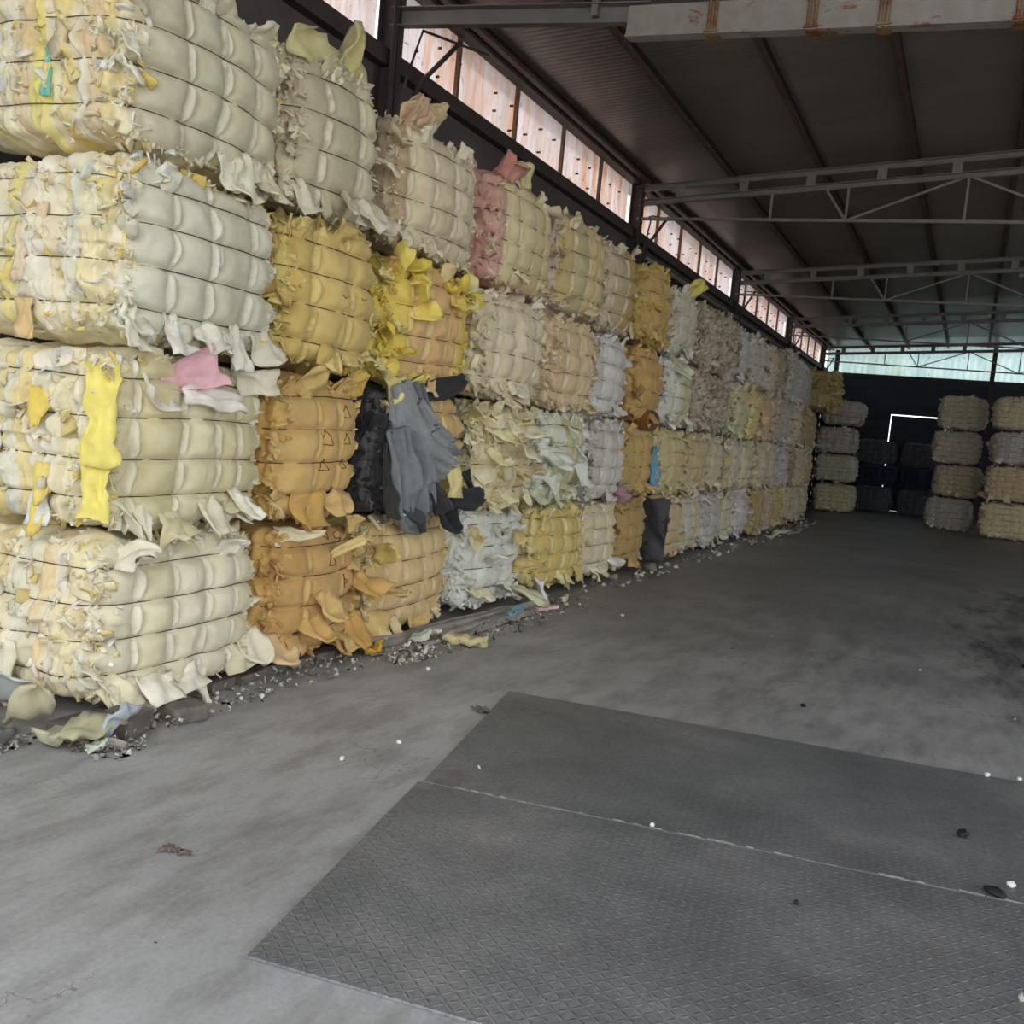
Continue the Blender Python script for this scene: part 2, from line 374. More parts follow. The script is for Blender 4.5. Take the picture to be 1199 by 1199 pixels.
class Bale:
    def __init__(s, Ln, D, H, seed, p, rag=1.0, nw=4, wild=0.0, fcols=None, ecols=None, cellw=.27):
        s.L, s.D, s.H, s.seed, s.pal, s.rag, s.wild = Ln, D, H, seed, p, rag, wild
        r = s.rng = np.random.default_rng(seed)
        s.zw = H * (.2 + .64 * np.arange(nw) / (nw - 1)) + r.uniform(-.01, .01, nw)
        nc = max(2, int(round(Ln / cellw)))
        w = r.uniform(.75, 1.3, nc); w = np.cumsum(w) / w.sum() * Ln - Ln / 2
        s.seams = w[:-1]
        s.coff = r.uniform(-.012, .014, nc + 1)
        fl = fcols or [p['f'][k] for k in r.integers(0, len(p['f']), nc + 1)]
        s.fc = np.array([s2l(*fl[min(k, len(fl) - 1)]) for k in range(nc + 1)]) * r.uniform(.95, 1.04, (nc + 1, 1))
        s.light = s2l(*p['l'])
        ne = 1 + int(D / .055); w = r.uniform(.4, 1.6, ne); w = np.cumsum(w) / w.sum() * D - D / 2
        s.es = w[:-1]; s.eoff = r.uniform(-.022, .022, ne + 1)
        el = [s2l(*c) for c in (ecols or p['e'])]
        s.ecl = np.array(el)
        s.ec = np.array([el[k] for k in r.integers(0, len(el), ne + 1)])
        s.ph = r.uniform(0, 6)
        s.tilt = r.uniform(-.02, .02)

    def surf(s, P, off=0.0):
        half = np.array((s.D, s.L, s.H)) / 2
        r = (np.abs(P) ** 6.5).sum(1) ** (1 / 6.5)
        q = P / r[:, None]
        n = np.sign(q) * np.abs(q) ** 5 / half
        n /= np.linalg.norm(n, axis=1)[:, None]
        pos = q * half
        w = np.abs(n) ** 2
        wx, wy, wz = w[:, 0], w[:, 1], w[:, 2]
        y = pos[:, 1]; z = pos[:, 2] + s.H / 2
        zt = z + .010 * np.sin(y * 4 + s.ph) + s.tilt * y
        S = s.seed * 7
        # distance to the nearest wire
        dw = np.min(np.abs(zt[:, None] - s.zw[None, :]), axis=1)
        Pw = 1 - np.exp(-dw / .014)
        Rw = 1 - (1 - np.clip(dw / .085, 0, 1)) ** 2
        # seams on the broad faces
        k3 = np.stack([y * 1.0, z * 2.6, np.sign(pos[:, 0])], 1)
        ys = y + .03 * vnoise(k3 * 1.3, S + 1) + .012 * vnoise(k3 * 5, S + 2)
        c = np.searchsorted(s.seams, ys)
        dsg = ys[:, None] - s.seams[None, :]
        j = np.argmin(np.abs(dsg), axis=1); d = dsg[np.arange(len(y)), j]
        lw = .018 * np.clip(Rw, 0, 1) + .003
        lw = lw * (.55 + .9 * _hash(j.astype(np.int64), np.searchsorted(s.zw, zt).astype(np.int64), np.zeros(len(y), np.int64), S + 3))
        sp = (d - lw * .2) / lw
        sliver = np.clip(1 - sp ** 2, 0, 1)
        dq = np.clip(np.abs(d - lw * .2) - lw, 0, 1)
        Q = 1 - np.exp(-dq / .014)
        Rq = 1 - (1 - np.clip(dq / .11, 0, 1)) ** 2
        hf = .009 * Pw + .006 * Rw * (.5 + .5 * Rq) + .034 * Q * (.35 + .65 * Pw) + .024 * Rq * (.4 + .6 * Rw) - .040 + s.coff[c] * Pw
        hs = .009 * Pw + .006 * Rw + .042 * np.sqrt(sliver) * (.2 + .8 * Pw) - .040
        hf = np.where(sliver > .02, hs, hf)
        bulge = .095 * (1 - (y / half[1]) ** 2) * (1 - (pos[:, 2] / half[2]) ** 2) - .02
        fold = .010 * vnoise(np.stack([y * 9, z * 22, pos[:, 0]], 1), S + 4) * (1 - Pw) + .006 * vnoise(pos * 14, S + 5)
        # skirts: slabs flare below the last and above the first wire
        below = np.clip((s.zw[0] - zt) / (s.zw[0]), 0, 1); above = np.clip((zt - s.zw[-1]) / (s.H - s.zw[-1]), 0, 1)
        jag = _hash(c.astype(np.int64), np.zeros(len(y), np.int64), np.ones(len(y), np.int64), S + 6)
        fl = (.075 * below ** 1.2 + .04 * above) * (jag * 1.5 - .3)
        hx = hf + bulge + fold * (1 + 2 * s.wild) + fl + s.wild * .05 * vnoise(pos * 7, S + 7) + s.wild * .03 * vnoise(pos * 19, S + 8)
        # ruffled layer edges on the end faces
        x = pos[:, 0]
        xs = x + .035 * vnoise(np.stack([x * 2, z * 5, y], 1), S + 9) + .018 * vnoise(np.stack([x * 8, z * 14, y], 1), S + 10)
        e = np.searchsorted(s.es, xs)
        de = np.min(np.abs(xs[:, None] - s.es[None, :]), axis=1)
        E = 1 - np.exp(-de / .012)
        rufl = vnoise(np.stack([xs * 34, z * 12, y * 3], 1), S + 11)
        rufl2 = vnoise(np.stack([xs * 14, z * 26, y * 3], 1), S + 12)
        he = .03 * (Pw * (.4 + .6 * E)) - .012 + s.eoff[e] * Pw + s.rag * (.024 * rufl + .018 * rufl2 + .02 * vnoise(np.stack([xs * 70, z * 9, y * 3], 1), S + 18)) * (.35 + .65 * Pw) \
            + .045 * s.rag * vnoise(pos * 6, S + 13) + .05 * (1 - (x / half[0]) ** 2) * (1 - (pos[:, 2] / half[2]) ** 2)
        ht = -.012 + .035 * vnoise(pos * 5, S + 14) + .014 * vnoise(pos * 18, S + 15)
        ht = np.minimum(ht, .02)
        edge = 4 * wx * wy
        ragg = edge * s.rag * (.03 * vnoise(np.stack([x * 10, y * 10, z * 16], 1), S + 16) + .03 * vnoise(pos * 26, S + 17))
        h = wx * hx + wy * he + wz * ht + ragg + off
        pos = pos + n * h[:, None]
        pos[:, 2] += s.H / 2
        # colour of the slabs themselves
        nv = vnoise(pos * 4, S + 20)[:, None]
        cf = s.fc[c] * (1 + .05 * nv)
        sl = np.clip(sliver * 3, 0, 1)[:, None]
        sl = sl * .75
        cf = cf * (1 - sl) + s.light * sl
        pk = (_hash(np.floor(zt * 6 + xs * 3).astype(np.int64) & 1023, e.astype(np.int64), np.zeros(len(e), np.int64), S + 21) * len(s.ecl)).astype(int) % len(s.ecl)
        ce = .55 * s.ec[e] + .2 * s.ecl[pk] + .25 * s.ecl.mean(0)
        if s.wild > .5:
            cf = cf * .6 + .4 * ce
        wf = np.clip((wx - .5) * 6 + .5 + .8 * vnoise(pos * 11, S + 22) * (wx < .97), 0, 1)[:, None]
        col = cf * wf + ce * (1 - wf)
        return pos, n, np.clip(col, 0, 1)

    def mesh(s, cell, name, parent):
        nx, ny, nz = [max(8, int(v / cell)) for v in (s.D, s.L, s.H)]
        ids = []
        def face(a, b, fixed, val, flip):
            A, B = np.meshgrid(np.arange(a[1] + 1), np.arange(b[1] + 1), indexing='ij')
            idx = [None] * 3; idx[a[0]] = A; idx[b[0]] = B; idx[fixed] = np.full_like(A, val)
            g = (idx[0] * (ny + 1) + idx[1]) * (nz + 1) + idx[2]
            q = np.stack([g[:-1, :-1], g[1:, :-1], g[1:, 1:], g[:-1, 1:]], -1).reshape(-1, 4)
            if flip: q = q[:, ::-1]
            ids.append(q)
        face((1, ny), (2, nz), 0, nx, False); face((1, ny), (2, nz), 0, 0, True)
        face((0, nx), (2, nz), 1, ny, True); face((0, nx), (2, nz), 1, 0, False)
        face((0, nx), (1, ny), 2, nz, False); face((0, nx), (1, ny), 2, 0, True)
        Fq = np.concatenate(ids)
        u, inv = np.unique(Fq, return_inverse=True); Fq = inv.reshape(-1, 4)
        k = u % (nz + 1); jj = (u // (nz + 1)) % (ny + 1); i = u // ((nz + 1) * (ny + 1))
        P = np.stack([2 * i / nx - 1, 2 * jj / ny - 1, 2 * k / nz - 1], 1)
        pos, n, col = s.surf(P)
        return mesh_obj(name, pos, Fq, M_FOAM, parent, col)

    def wires(s, parent, rad=.003, npts=90, start=0, nside=5):
        for zw in s.zw:
            a = np.linspace(0, 4, npts, endpoint=False); sd = a.astype(int); f = 2 * (a - sd) - 1
            one = np.ones_like(f)
            X = np.choose(sd, [one, -f, -one, f]); Y = np.choose(sd, [f, one, -f, -one])
            y = Y * s.L / 2
            tz = (zw - .010 * np.sin(y * 4 + s.ph) - s.tilt * y) / s.H * 2 - 1
            P = np.stack([X, Y, tz], 1)
            r = (np.abs(P) ** 6.5).sum(1) ** (1 / 6.5); P[:, 2] = tz * r
            pos, n, c = s.surf(P)
            pos = pos + n * .011
            for _ in range(3):
                pos = .5 * pos + .25 * (np.roll(pos, 1, 0) + np.roll(pos, -1, 0))
            m = MB(); m.tube(pos, rad, nside, closed=True)
            m.build('baling_wire', M_WIRE, parent, smooth=True)

    def anchor(s, X, Y, Z):
        p, n, c = s.surf(np.array([[X, Y, Z]], float)); return p[0], n[0]

def frame(d, n):
    d = np.array(d, float); d /= np.linalg.norm(d)
    n = np.array(n, float); n = n - d * n.dot(d)
    if np.linalg.norm(n) < 1e-4: n = np.cross(d, (0.3, .5, .8))
    n /= np.linalg.norm(n)
    return d, np.cross(n, d), n

def flap_geo(rng, ln, wd, curl, thick, shape='petal', cup=.2, nu=9, nv=7, rough=.006):
    """bent slab: u along length, v across; closed top and bottom sheets"""
    u = np.linspace(0, 1, nu); v = np.linspace(-1, 1, nv)
    if shape == 'petal': wf = np.sqrt(np.clip(1 - (1.5 * u - .55) ** 2 * .98, .03, 1))
    elif shape == 'tri': wf = 1 - .88 * u
    elif shape == 'fan': wf = .45 + .7 * u
    else: wf = np.ones(nu)
    a = curl * u; du = ln / (nu - 1)
    cx = np.concatenate([[0], np.cumsum(np.cos(a[:-1]) * du)]); cz = np.concatenate([[0], np.cumsum(np.sin(a[:-1]) * du)])
    U, Vv = np.meshgrid(np.arange(nu), v, indexing='ij')
    x = cx[U]; y = Vv * wd / 2 * wf[U]; z = cz[U] + cup * wd * (Vv ** 2 - .3) * .5
    wav = rng.uniform(0, 6); z = z + .012 * np.sin(Vv * 5 + wav + U * .5) * wd / .15
    pts = np.stack([x, y, z], -1)
    pts += rng.normal(0, rough, pts.shape) * .3
    off = rng.uniform(0, 50, 3); fl = pts.reshape(-1, 3) / max(.05, min(ln, wd)) * 1.6 + off
    sd = int(rng.integers(1, 9999)); am = .16 * min(ln, wd)
    pts += (np.stack([vnoise(fl, sd), vnoise(fl, sd + 1), 1.3 * vnoise(fl * 1.3, sd + 2)], 1) * am).reshape(pts.shape)
    nn = np.stack([-np.sin(a)[U], 0 * x, np.cos(a)[U]], -1)
    ed = np.ones((nu, nv)); ed[0] = ed[-1] = .55; ed[:, 0] = ed[:, -1] = .55
    top = pts + nn * (thick / 2 * ed)[..., None]; bot = pts - nn * (thick / 2 * ed)[..., None]
    V = np.concatenate([top.reshape(-1, 3), bot.reshape(-1, 3)]); M = nu * nv
    F = []
    for i in range(nu - 1):
        for k in range(nv - 1):
            q = (i * nv + k, (i + 1) * nv + k, (i + 1) * nv + k + 1, i * nv + k + 1)
            F.append(q); F.append(tuple(M + t for t in q[::-1]))
    ring = [(i, 0) for i in range(nu)] + [(nu - 1, k) for k in range(1, nv)] + [(i, nv - 1) for i in range(nu - 2, -1, -1)] + [(0, k) for k in range(nv - 2, 0, -1)]
    ring = [i * nv + k for i, k in ring]
    for a_, b_ in zip(ring, ring[1:] + ring[:1]): F.append((b_, a_, M + a_, M + b_))
    return V, F

def put_flap(parent, rng, p, d, n, ln, wd, col, curl=.6, thick=.014, shape='petal', cup=.2, name='foam_flap', mat=None, label=None, nu=9, nv=7, rough=.006):
    V, F = flap_geo(rng, ln, wd, curl, thick, shape, cup, nu, nv, rough)
    d, b, n = frame(d, n)
    W = V[:, :1] * d + V[:, 1:2] * b + V[:, 2:] * n + np.array(p)
    c = np.tile(s2l(*col), (len(W), 1)) * (1 + .04 * rng.normal(size=(len(W), 1)))
    o = mesh_obj(name, W, np.array(F), mat or M_FOAM, parent, np.clip(c, 0, 1))
    if label: o['label'] = label
    return o

def chips(parent, rng, P0, n0, k, size, cols, name='shredded_foam', out=.5, spread=.02, loc=None, kind='stuff', mat=None):
    """k small bent chips; P0,n0: candidate points and normals"""
    g = np.linspace(-1, 1, 3); A, B = np.meshgrid(g, g, indexing='ij'); A = A.ravel(); B = B.ravel()
    q = [(0, 1, 4, 3), (1, 2, 5, 4), (3, 4, 7, 6), (4, 5, 8, 7)]
    F1 = [t[::-1] for t in q] + [tuple(9 + i for i in t) for t in q]
    ring = [0, 1, 2, 5, 8, 7, 6, 3]
    F1 += [(a_, b_, 9 + b_, 9 + a_) for a_, b_ in zip(ring, ring[1:] + ring[:1])]
    F1 = np.array(F1)
    idx = rng.integers(0, len(P0), k)
    c = P0[idx] + rng.normal(0, spread, (k, 3))
    d = rng.normal(size=(k, 3)) + n0[idx] * out; d /= np.linalg.norm(d, axis=1)[:, None]
    t = rng.normal(size=(k, 3)); b = np.cross(d, t); b /= np.linalg.norm(b, axis=1)[:, None]; n = np.cross(b, d)
    sz = size * rng.lognormal(-.1, .45, k); asp = rng.uniform(.25, .8, k); th = sz * rng.uniform(.06, .16, k); cur = rng.normal(0, .55, k)
    lx = A[None] * sz[:, None]; ly = B[None] * (sz * asp)[:, None] * (1 - .25 * A[None] * rng.uniform(-1, 1, (k, 1)))
    lz = cur[:, None] * sz[:, None] * (A[None] ** 2) + .3 * cur[:, None] * sz[:, None] * B[None] * A[None]
    base = c[:, None] + lx[..., None] * d[:, None] + ly[..., None] * b[:, None] + lz[..., None] * n[:, None]
    bot = base - n[:, None] * th[:, None, None]; top = base + n[:, None] * th[:, None, None]
    V = np.concatenate([bot, top], 1).reshape(-1, 3)
    F = (F1[None] + (np.arange(k) * 18)[:, None, None]).reshape(-1, 4)
    pc = np.array([s2l(*x) for x in cols])
    cc = pc[rng.integers(0, len(pc), k)] * rng.uniform(.9, 1.05, (k, 1))
    C = np.repeat(np.clip(cc, 0, 1), 18, axis=0)
    if loc is not None: V[:, 2] = np.maximum(V[:, 2], .002)
    o = mesh_obj(name, V, F, mat or M_FOAM, parent, C)
    if kind: o['kind'] = kind
    return o

def sample(b, rng, k, region):
    """points on the bale: 'end' (-Y face), 'edge', 'top', 'bot', 'front', 'seam'"""
    u = rng.uniform(-1, 1, k); v = rng.uniform(-1, 1, k); o = np.ones(k)
    if region == 'end': P = np.stack([u, -o, v], 1)
    elif region == 'lend': P = np.stack([1 - abs(rng.normal(0, .25, k)), -o, v], 1)
    elif region == 'corner': P = np.stack([o, -1 + abs(rng.normal(0, .10, k)), v], 1)
    elif region == 'rcorner': P = np.stack([o, 1 - abs(rng.normal(0, .08, k)), v], 1)
    elif region == 'top': P = np.stack([np.where(rng.random(k) < .6, o, u), v, 1 - abs(rng.normal(0, .07, k))], 1)
    elif region == 'bot': P = np.stack([np.where(rng.random(k) < .8, o, u), v, -1 + abs(rng.normal(0, .06, k))], 1)
    elif region == 'front': P = np.stack([o, u, v], 1)
    P = np.clip(P, -1, 1)
    pos, n, c = b.surf(P)
    return pos, n

def make_bale(name, label, loc, rz, Ln, D, H, seed, p, lod, rag=1., wild=0., group=None, fcols=None, ecols=None, nflap=None, nchip=None, cellw=.25, nw=4, chipcols=None):
    t = empty(name, loc, label, 'bale', group, rz)
    b = Bale(Ln, D, H, seed, p, rag, nw, wild, fcols, ecols, cellw)
    cell = (.0085, .012, .016, .022, .03)[lod]
    b.mesh(cell, 'foam_body', t)
    b.wires(t, (.0025, .0028, .0034, .0042, .006)[lod], (150, 110, 80, 60, 44)[lod])
    rng = b.rng
    nf = (10, 8, 6, 5, 2)[lod] if nflap is None else nflap
    fc = p['f'] + [p['l']] * 2
    for i in range(nf):
        kind = rng.random()
        cl = fc[rng.integers(0, len(fc))]
        if kind < .5:      # skirt under the last wire
            Y = rng.uniform(-.9, .92); P, n = b.anchor(1, Y, -.68 + rng.uniform(-.08, .08))
            put_flap(t, rng, P - n * .012, (.45 + rng.uniform(-.2, .5), rng.uniform(-.5, .5), -1), (1, 0, .3), rng.uniform(.10, .19), rng.uniform(.11, .24), cl,
                     rng.uniform(-.2, .9), .013, rng.choice(['petal', 'fan', 'rect', 'tri']), rng.uniform(-.3, .3))
        elif kind < .75:   # tongues at the top edge
            Y = rng.uniform(-.9, .9); P, n = b.anchor(1, Y, .74 + rng.uniform(-.08, .08))
            put_flap(t, rng, P - n * .012, (.4, rng.uniform(-.6, .6), 1), (1, 0, -.3), rng.uniform(.08, .15), rng.uniform(.1, .2), cl,
                     rng.uniform(0, .8), .013, rng.choice(['petal', 'fan', 'rect']), rng.uniform(-.3, .3))
        else:              # near corner
            Z = rng.uniform(-.9, .8); P, n = b.anchor(1, -.97, Z)
            put_flap(t, rng, P - n * .015, (.7 + rng.uniform(-.3, .3), -.7, rng.uniform(-.7, .3)), (.4, .5, .6), rng.uniform(.07, .15), rng.uniform(.08, .17), cl,
                     rng.uniform(-.8, .8), .013, rng.choice(['petal', 'fan', 'tri']), rng.uniform(-.3, .3))
    nc = (850, 460, 250, 150, 60)[lod] if nchip is None else nchip
    if nc:
        cc = chipcols or (p['e'] + [p['l']])
        S = [sample(b, rng, int(nc * w), r) for r, w in (('end', .42 if lod == 0 else .1), ('lend', .12), ('corner', .12), ('rcorner', .10), ('top', .20), ('bot', .22))]
        if wild > .3: S.append(sample(b, rng, int(nc * .8 * wild), 'front'))
        P0 = np.concatenate([a for a, _ in S]); n0 = np.concatenate([a for _, a in S])
        chips(t, rng, P0 - n0 * .006, n0, nc, (.020, .023, .027, .034, .045)[lod], cc, out=.8, spread=.008)
    return t, b

FX = -3.5           # plane of the stack front
DEP = 1.0
rows = [(.06, .88), (.885, 1.76), (1.77, 2.64), (2.65, 3.56)]
RN = ['bottom bale', 'second bale up', 'third bale up', 'top bale']
ON = ['first', 'second', 'third', 'fourth', 'fifth', 'sixth', 'seventh', 'eighth', 'ninth', 'tenth', 'eleventh', 'twelfth', 'thirteenth', 'fourteenth', 'fifteenth', 'sixteenth', 'seventeenth', 'eighteenth']
cols_y = [(3.22, 4.38), (4.43, 5.32), (5.42, 6.66), (6.76, 8.05), (8.2, 9.4), (9.42, 10.5), (10.58, 11.72), (11.95, 13.1), (13.15, 14.3)]
y = 14.35
while len(cols_y) < 18:
    cols_y.append((y, y + 1.12)); y += 1.17
# per bale: (palette, look, extra options)
NE = [(240, 232, 192), (244, 236, 210), (246, 240, 224), (238, 222, 160), (242, 234, 204), (236, 210, 120), (244, 240, 228), (242, 226, 190), (226, 230, 220)]
NE2 = NE + [(240, 214, 170), (228, 196, 150), (246, 232, 120)]
spec = {
 (0, 0): (CREAM, 'pale cream foam bale with torn layered end', dict(ecols=NE2)),
 (0, 1): (pal([(222, 214, 176), (220, 210, 168), (226, 218, 184)], (246, 240, 218), NE), 'pale cream foam bale with pink sheet at its top', dict(ecols=NE)),
 (0, 2): (pal([(216, 212, 188), (222, 218, 198)], (244, 240, 224), NE), 'greyish cream foam bale with peach scraps in its end', dict(ecols=NE2 + [(238, 244, 236)])),
 (0, 3): (pal([(214, 206, 178), (210, 204, 176)], (240, 236, 214), NE), 'greyish cream foam bale cut by the top edge of the view', dict(ecols=NE2 + [(250, 236, 110), (222, 222, 214)])),
 (1, 0): (AMBER2, 'brown amber foam bale with torn flaps and inked triangles', {}),
 (1, 1): (AMBER, 'amber foam bale with inked triangles on its cells', {}),
 (1, 2): (GOLD, 'smooth golden amber foam bale', {}),
 (1, 3): (pal([(206, 196, 166), (202, 192, 162), (214, 204, 174)], (236, 230, 204)), 'greyish cream foam bale with a pointed yellow corner', {}),
 (2, 0): (TAN, 'tan foam bale with yellow scraps on its left', dict()),
 (2, 1): (TAN, 'tan foam bale with grey cloth and black foam spilling out', dict(fcols=[(60, 58, 58), (120, 110, 90), (214, 184, 124), (210, 178, 116), (214, 184, 124)], ecols=[(70, 70, 72), (48, 48, 50), (110, 110, 112)], nflap=3, chipcols=[(70, 70, 72), (50, 50, 52), (120, 124, 126), (60, 58, 58)])),  # charcoal first front colour stands in for the dark hole at its left
 (2, 2): (pal([(222, 184, 128), (226, 190, 136)], (240, 216, 160)), 'peach tan foam bale with bright yellow shreds', dict(fcols=[(238, 216, 110), (224, 188, 132), (224, 186, 130), (220, 180, 124), (232, 206, 110)], ecols=[(240, 216, 96), (244, 226, 130), (236, 204, 80)], chipcols=[(240, 216, 96), (246, 230, 140), (234, 204, 90)], nchip=1000)),
 (2, 3): (pal([(218, 204, 174), (214, 200, 168)], (240, 232, 206)), 'cream foam bale with knotted scraps on top', dict(fcols=[(196, 174, 140), (220, 208, 176), (218, 204, 172), (214, 200, 170)], ecols=[(170, 154, 128), (196, 180, 150), (150, 134, 110), (214, 198, 168)])),
 (3, 0): (WHITE, 'white foam bale with ruffled cream scraps around it', dict(nchip=700)),
 (3, 1): (pal([(224, 210, 170), (220, 204, 164)], (242, 236, 196)), 'pale yellow foam bale mostly hidden by crumpled foam sheets', dict(wild=.45, nflap=24, nchip=800)),
 (3, 2): (PALE, 'beige foam bale between peach tan and white ones', dict(wild=.2, nflap=14)),
 (3, 3): (pal([(222, 208, 164), (218, 204, 160)], (240, 230, 190)), 'cream foam bale with dusty pink left flank', dict(chipcols=[(222, 180, 164), (228, 214, 180)], fcols=[(216, 172, 154), (222, 208, 162), (222, 206, 164), (216, 200, 150)], ecols=[(216, 170, 154), (222, 180, 164), (210, 160, 144)])),
 (4, 0): (YELL, 'golden yellow foam bale with dark gap on its left', dict(fcols=[(216, 192, 120)] * 5)),
 (4, 1): (GREEN, 'greenish cream foam bale buried in white shreds', dict(ecols=[(238, 240, 230), (228, 234, 226), (244, 244, 236)], chipcols=[(242, 244, 236), (232, 238, 230), (236, 240, 210)], nchip=900, fcols=[(236, 238, 228), (230, 232, 214), (206, 200, 158), (206, 198, 160)])),
 (4, 2): (pal([(214, 190, 150), (218, 196, 156)], (236, 222, 190)), 'tan foam bale with white rag on its left', dict(nchip=500)),
 (4, 3): (pal([(212, 188, 136), (218, 200, 150), (196, 186, 140)], (238, 226, 190)), 'cream and tan striped foam bale with whitish left edge', dict(ecols=[(222, 212, 200), (228, 218, 204), (204, 186, 170)])),
 (5, 0): (pal([(218, 204, 170), (222, 208, 178)], (240, 234, 214)), 'cream foam bale with white tatters at its foot', dict(nflap=12)),
 (5, 1): (GREY, 'light grey foam bale with a mauve rag at its foot', dict(nchip=500)),
 (5, 2): (pal([(206, 202, 194), (214, 212, 204)], (236, 236, 230)), 'whitish grey foam bale beside tan one', {}),
 (5, 3): (OLD, 'dusty cream foam bale partly in shade', dict(fcols=[(206, 190, 160), (196, 178, 140), (180, 150, 96), (170, 136, 80)])),  # front colours run from cream to brown along the bale
 (6, 0): (pal([(188, 160, 104), (182, 152, 98)], (214, 184, 120)), 'dull ochre foam bale with frayed brown top', {}),
 (6, 1): (pal([(192, 162, 102), (198, 168, 110)], (222, 192, 124)), 'ochre foam bale under a rolled brown sheet', {}),
 (6, 2): (pal([(194, 158, 98), (200, 164, 104)], (222, 188, 112)), 'ochre amber foam bale above a rolled brown sheet', dict(wild=.15)),
 (6, 3): (pal([(196, 164, 104), (204, 172, 110)], (224, 196, 120), [(204, 186, 100), (190, 160, 80), (210, 198, 120)]), 'ochre foam bale with shaggy yellow top', dict(wild=.35)),
 (7, 0): (pal([(210, 188, 148), (204, 180, 140)], (232, 216, 184)), 'beige foam bale bulging beside a charcoal slab', {}),
 (7, 1): (pal([(204, 190, 142), (198, 184, 138)], (230, 220, 184)), 'greenish beige foam bale with a blue sheet on its left', {}),
 (7, 2): (pal([(222, 220, 204), (204, 198, 170), (196, 190, 150)], (236, 236, 226), [(226, 230, 228), (214, 222, 224)]), 'pale bluish white and cream foam bale', {}),
 (7, 3): (pal([(206, 200, 178), (212, 206, 186)], (232, 228, 212)), 'grey cream foam bale with a yellow scrap on top', dict(wild=.3)),
}
FAR_LOOK = [
 [('mixed beige', MIX), ('tan streaked', pal((200, 180, 136))), ('fluffy brownish grey', SHRED), ('shaggy brownish grey', SHRED)],
 [('pale grey', GREY), ('cream grey', OLD), ('fluffy grey beige', SHRED), ('shaggy taupe', SHRED)],
 [('greenish cream', GREEN), ('ruffled cream grey', MIX), ('olive cream', GREEN), ('lilac white', LILAC)],
 [('lilac grey', LILAC), ('olive and cream', GREEN), ('yellow beige', YELL), ('brownish cream', MIX)],
 [('olive tan', pal((186, 166, 112))), ('cream with white rags', OLD), ('orange streaked', pal([(208, 180, 136), (206, 188, 154)])), ('dusty beige', MIX)],
 [('dusty rose beige', pal([(200, 178, 150), (196, 172, 142)])), ('striped beige', MIX), ('pinkish beige', pal((204, 184, 160))), ('greyish taupe', SHRED)],
 [('mustard yellow', pal([(208, 190, 124), (204, 184, 120)])), ('rosy grey', LILAC), ('grey white', GREY), ('silvery grey', GREY)],
 [('mustard and cream', pal([(204, 182, 110), (210, 200, 176)])), ('olive brown', pal((178, 160, 116))), ('silver beige', OLD), ('silvery white', LILAC)],
 [('greyish beige', MIX), ('tattered beige', OLD), ('brown beige', pal((180, 160, 126))), ('pale silvery', GREY)],
 [('grey tan', OLD), ('straw coloured', pal((190, 176, 136))), ('straw brown', pal((176, 156, 112))), ('shaggy khaki', KHAKI)],
]
bales = {}
for ci, (ya, yb) in enumerate(cols_y):
    for ri, (za, zb) in enumerate(rows):
        seed = 100 + ci * 10 + ri
        rr = np.random.default_rng(seed)
        lod = 0 if ci == 0 else 1 if ci < 3 else 2 if ci < 6 else 3 if ci < 11 else 4
        opt = {}
        if ci < 8: p, look, opt = spec[(ci, ri)]
        else:
            look, p = FAR_LOOK[ci - 8][ri]; look += ' foam bale'
            sh = p is SHRED or p is KHAKI
            opt = dict(wild=.9 if sh else .3, nchip=(900 if sh else 320) if lod == 3 else (500 if sh else 160))
        lab = look + f', {RN[ri]}, {ON[ci]} stack'
        if ci >= 8: lab += ' from the near end'
        dy = rr.uniform(-.03, .03) if ci else 0
        Ln = (yb - ya) - .05 + rr.uniform(-.02, .03)
        fx = FX + rr.uniform(-.05, .04)
        if ci == 17 and ri == 3: fx = -3.02; Ln += .1
        if (ci, ri) == (7, 0): ya2 = ya + .12; Ln -= .1
        cy = (ya + yb) / 2 + dy + (.06 if (ci, ri) in ((7, 0), (4, 0)) else 0)
        z0 = za
        H = zb - za
        if ri == 3: H += rr.uniform(-.06, .04)
        cx = fx - DEP / 2 - .02
        rz = rr.uniform(-.025, .025)
        t, b = make_bale('foam_bale', lab, (cx, cy, z0), rz, Ln, DEP, H, seed, p, lod, **opt)
        bales[(ci, ri)] = (t, b)

# ---- special pieces tied into particular bales
def onb(key, Y, Z, X=1.0):
    t, b = bales[key]; P, n = b.anchor(X, Y, Z); return t, b, P, n
rg = np.random.default_rng(5)
# pink sheet and white slab on second bale of first stack
t, b, P, n = onb((0, 1), -.18, .70)
put_flap(t, rg, P + n * .01 + np.array((0, -.16, -.02)), (.15, 1, .12), (1, -.1, .5), .30, .20, (228, 182, 192), 1.1, .02, 'fan', .5, name='pink_sheet', label='pink foam sheet folded open', nu=14, nv=9)
t, b, P, n = onb((0, 1), .02, .48)
put_flap(t, rg, P + n * .02 + np.array((0, -.2, .03)), (.25, 1, -.08), (.8, 0, .6), .34, .13, (240, 234, 224), .1, .03, 'rect', .02, name='white_slab', label='white foam slab')
t, b, P, n = onb((0, 1), .55, .78)
put_flap(t, rg, P + n * .0, (.25, 1, .1), (1, 0, .3), .25, .15, (240, 234, 210), .3, .02, 'rect', .1)
t, b, P, n = onb((0, 1), -.55, .74)
put_flap(t, rg, P - n * .02, (.5, -.3, -1), (1, 0, .1), .2, .2, (240, 236, 224), .4, .015, 'fan', .4)
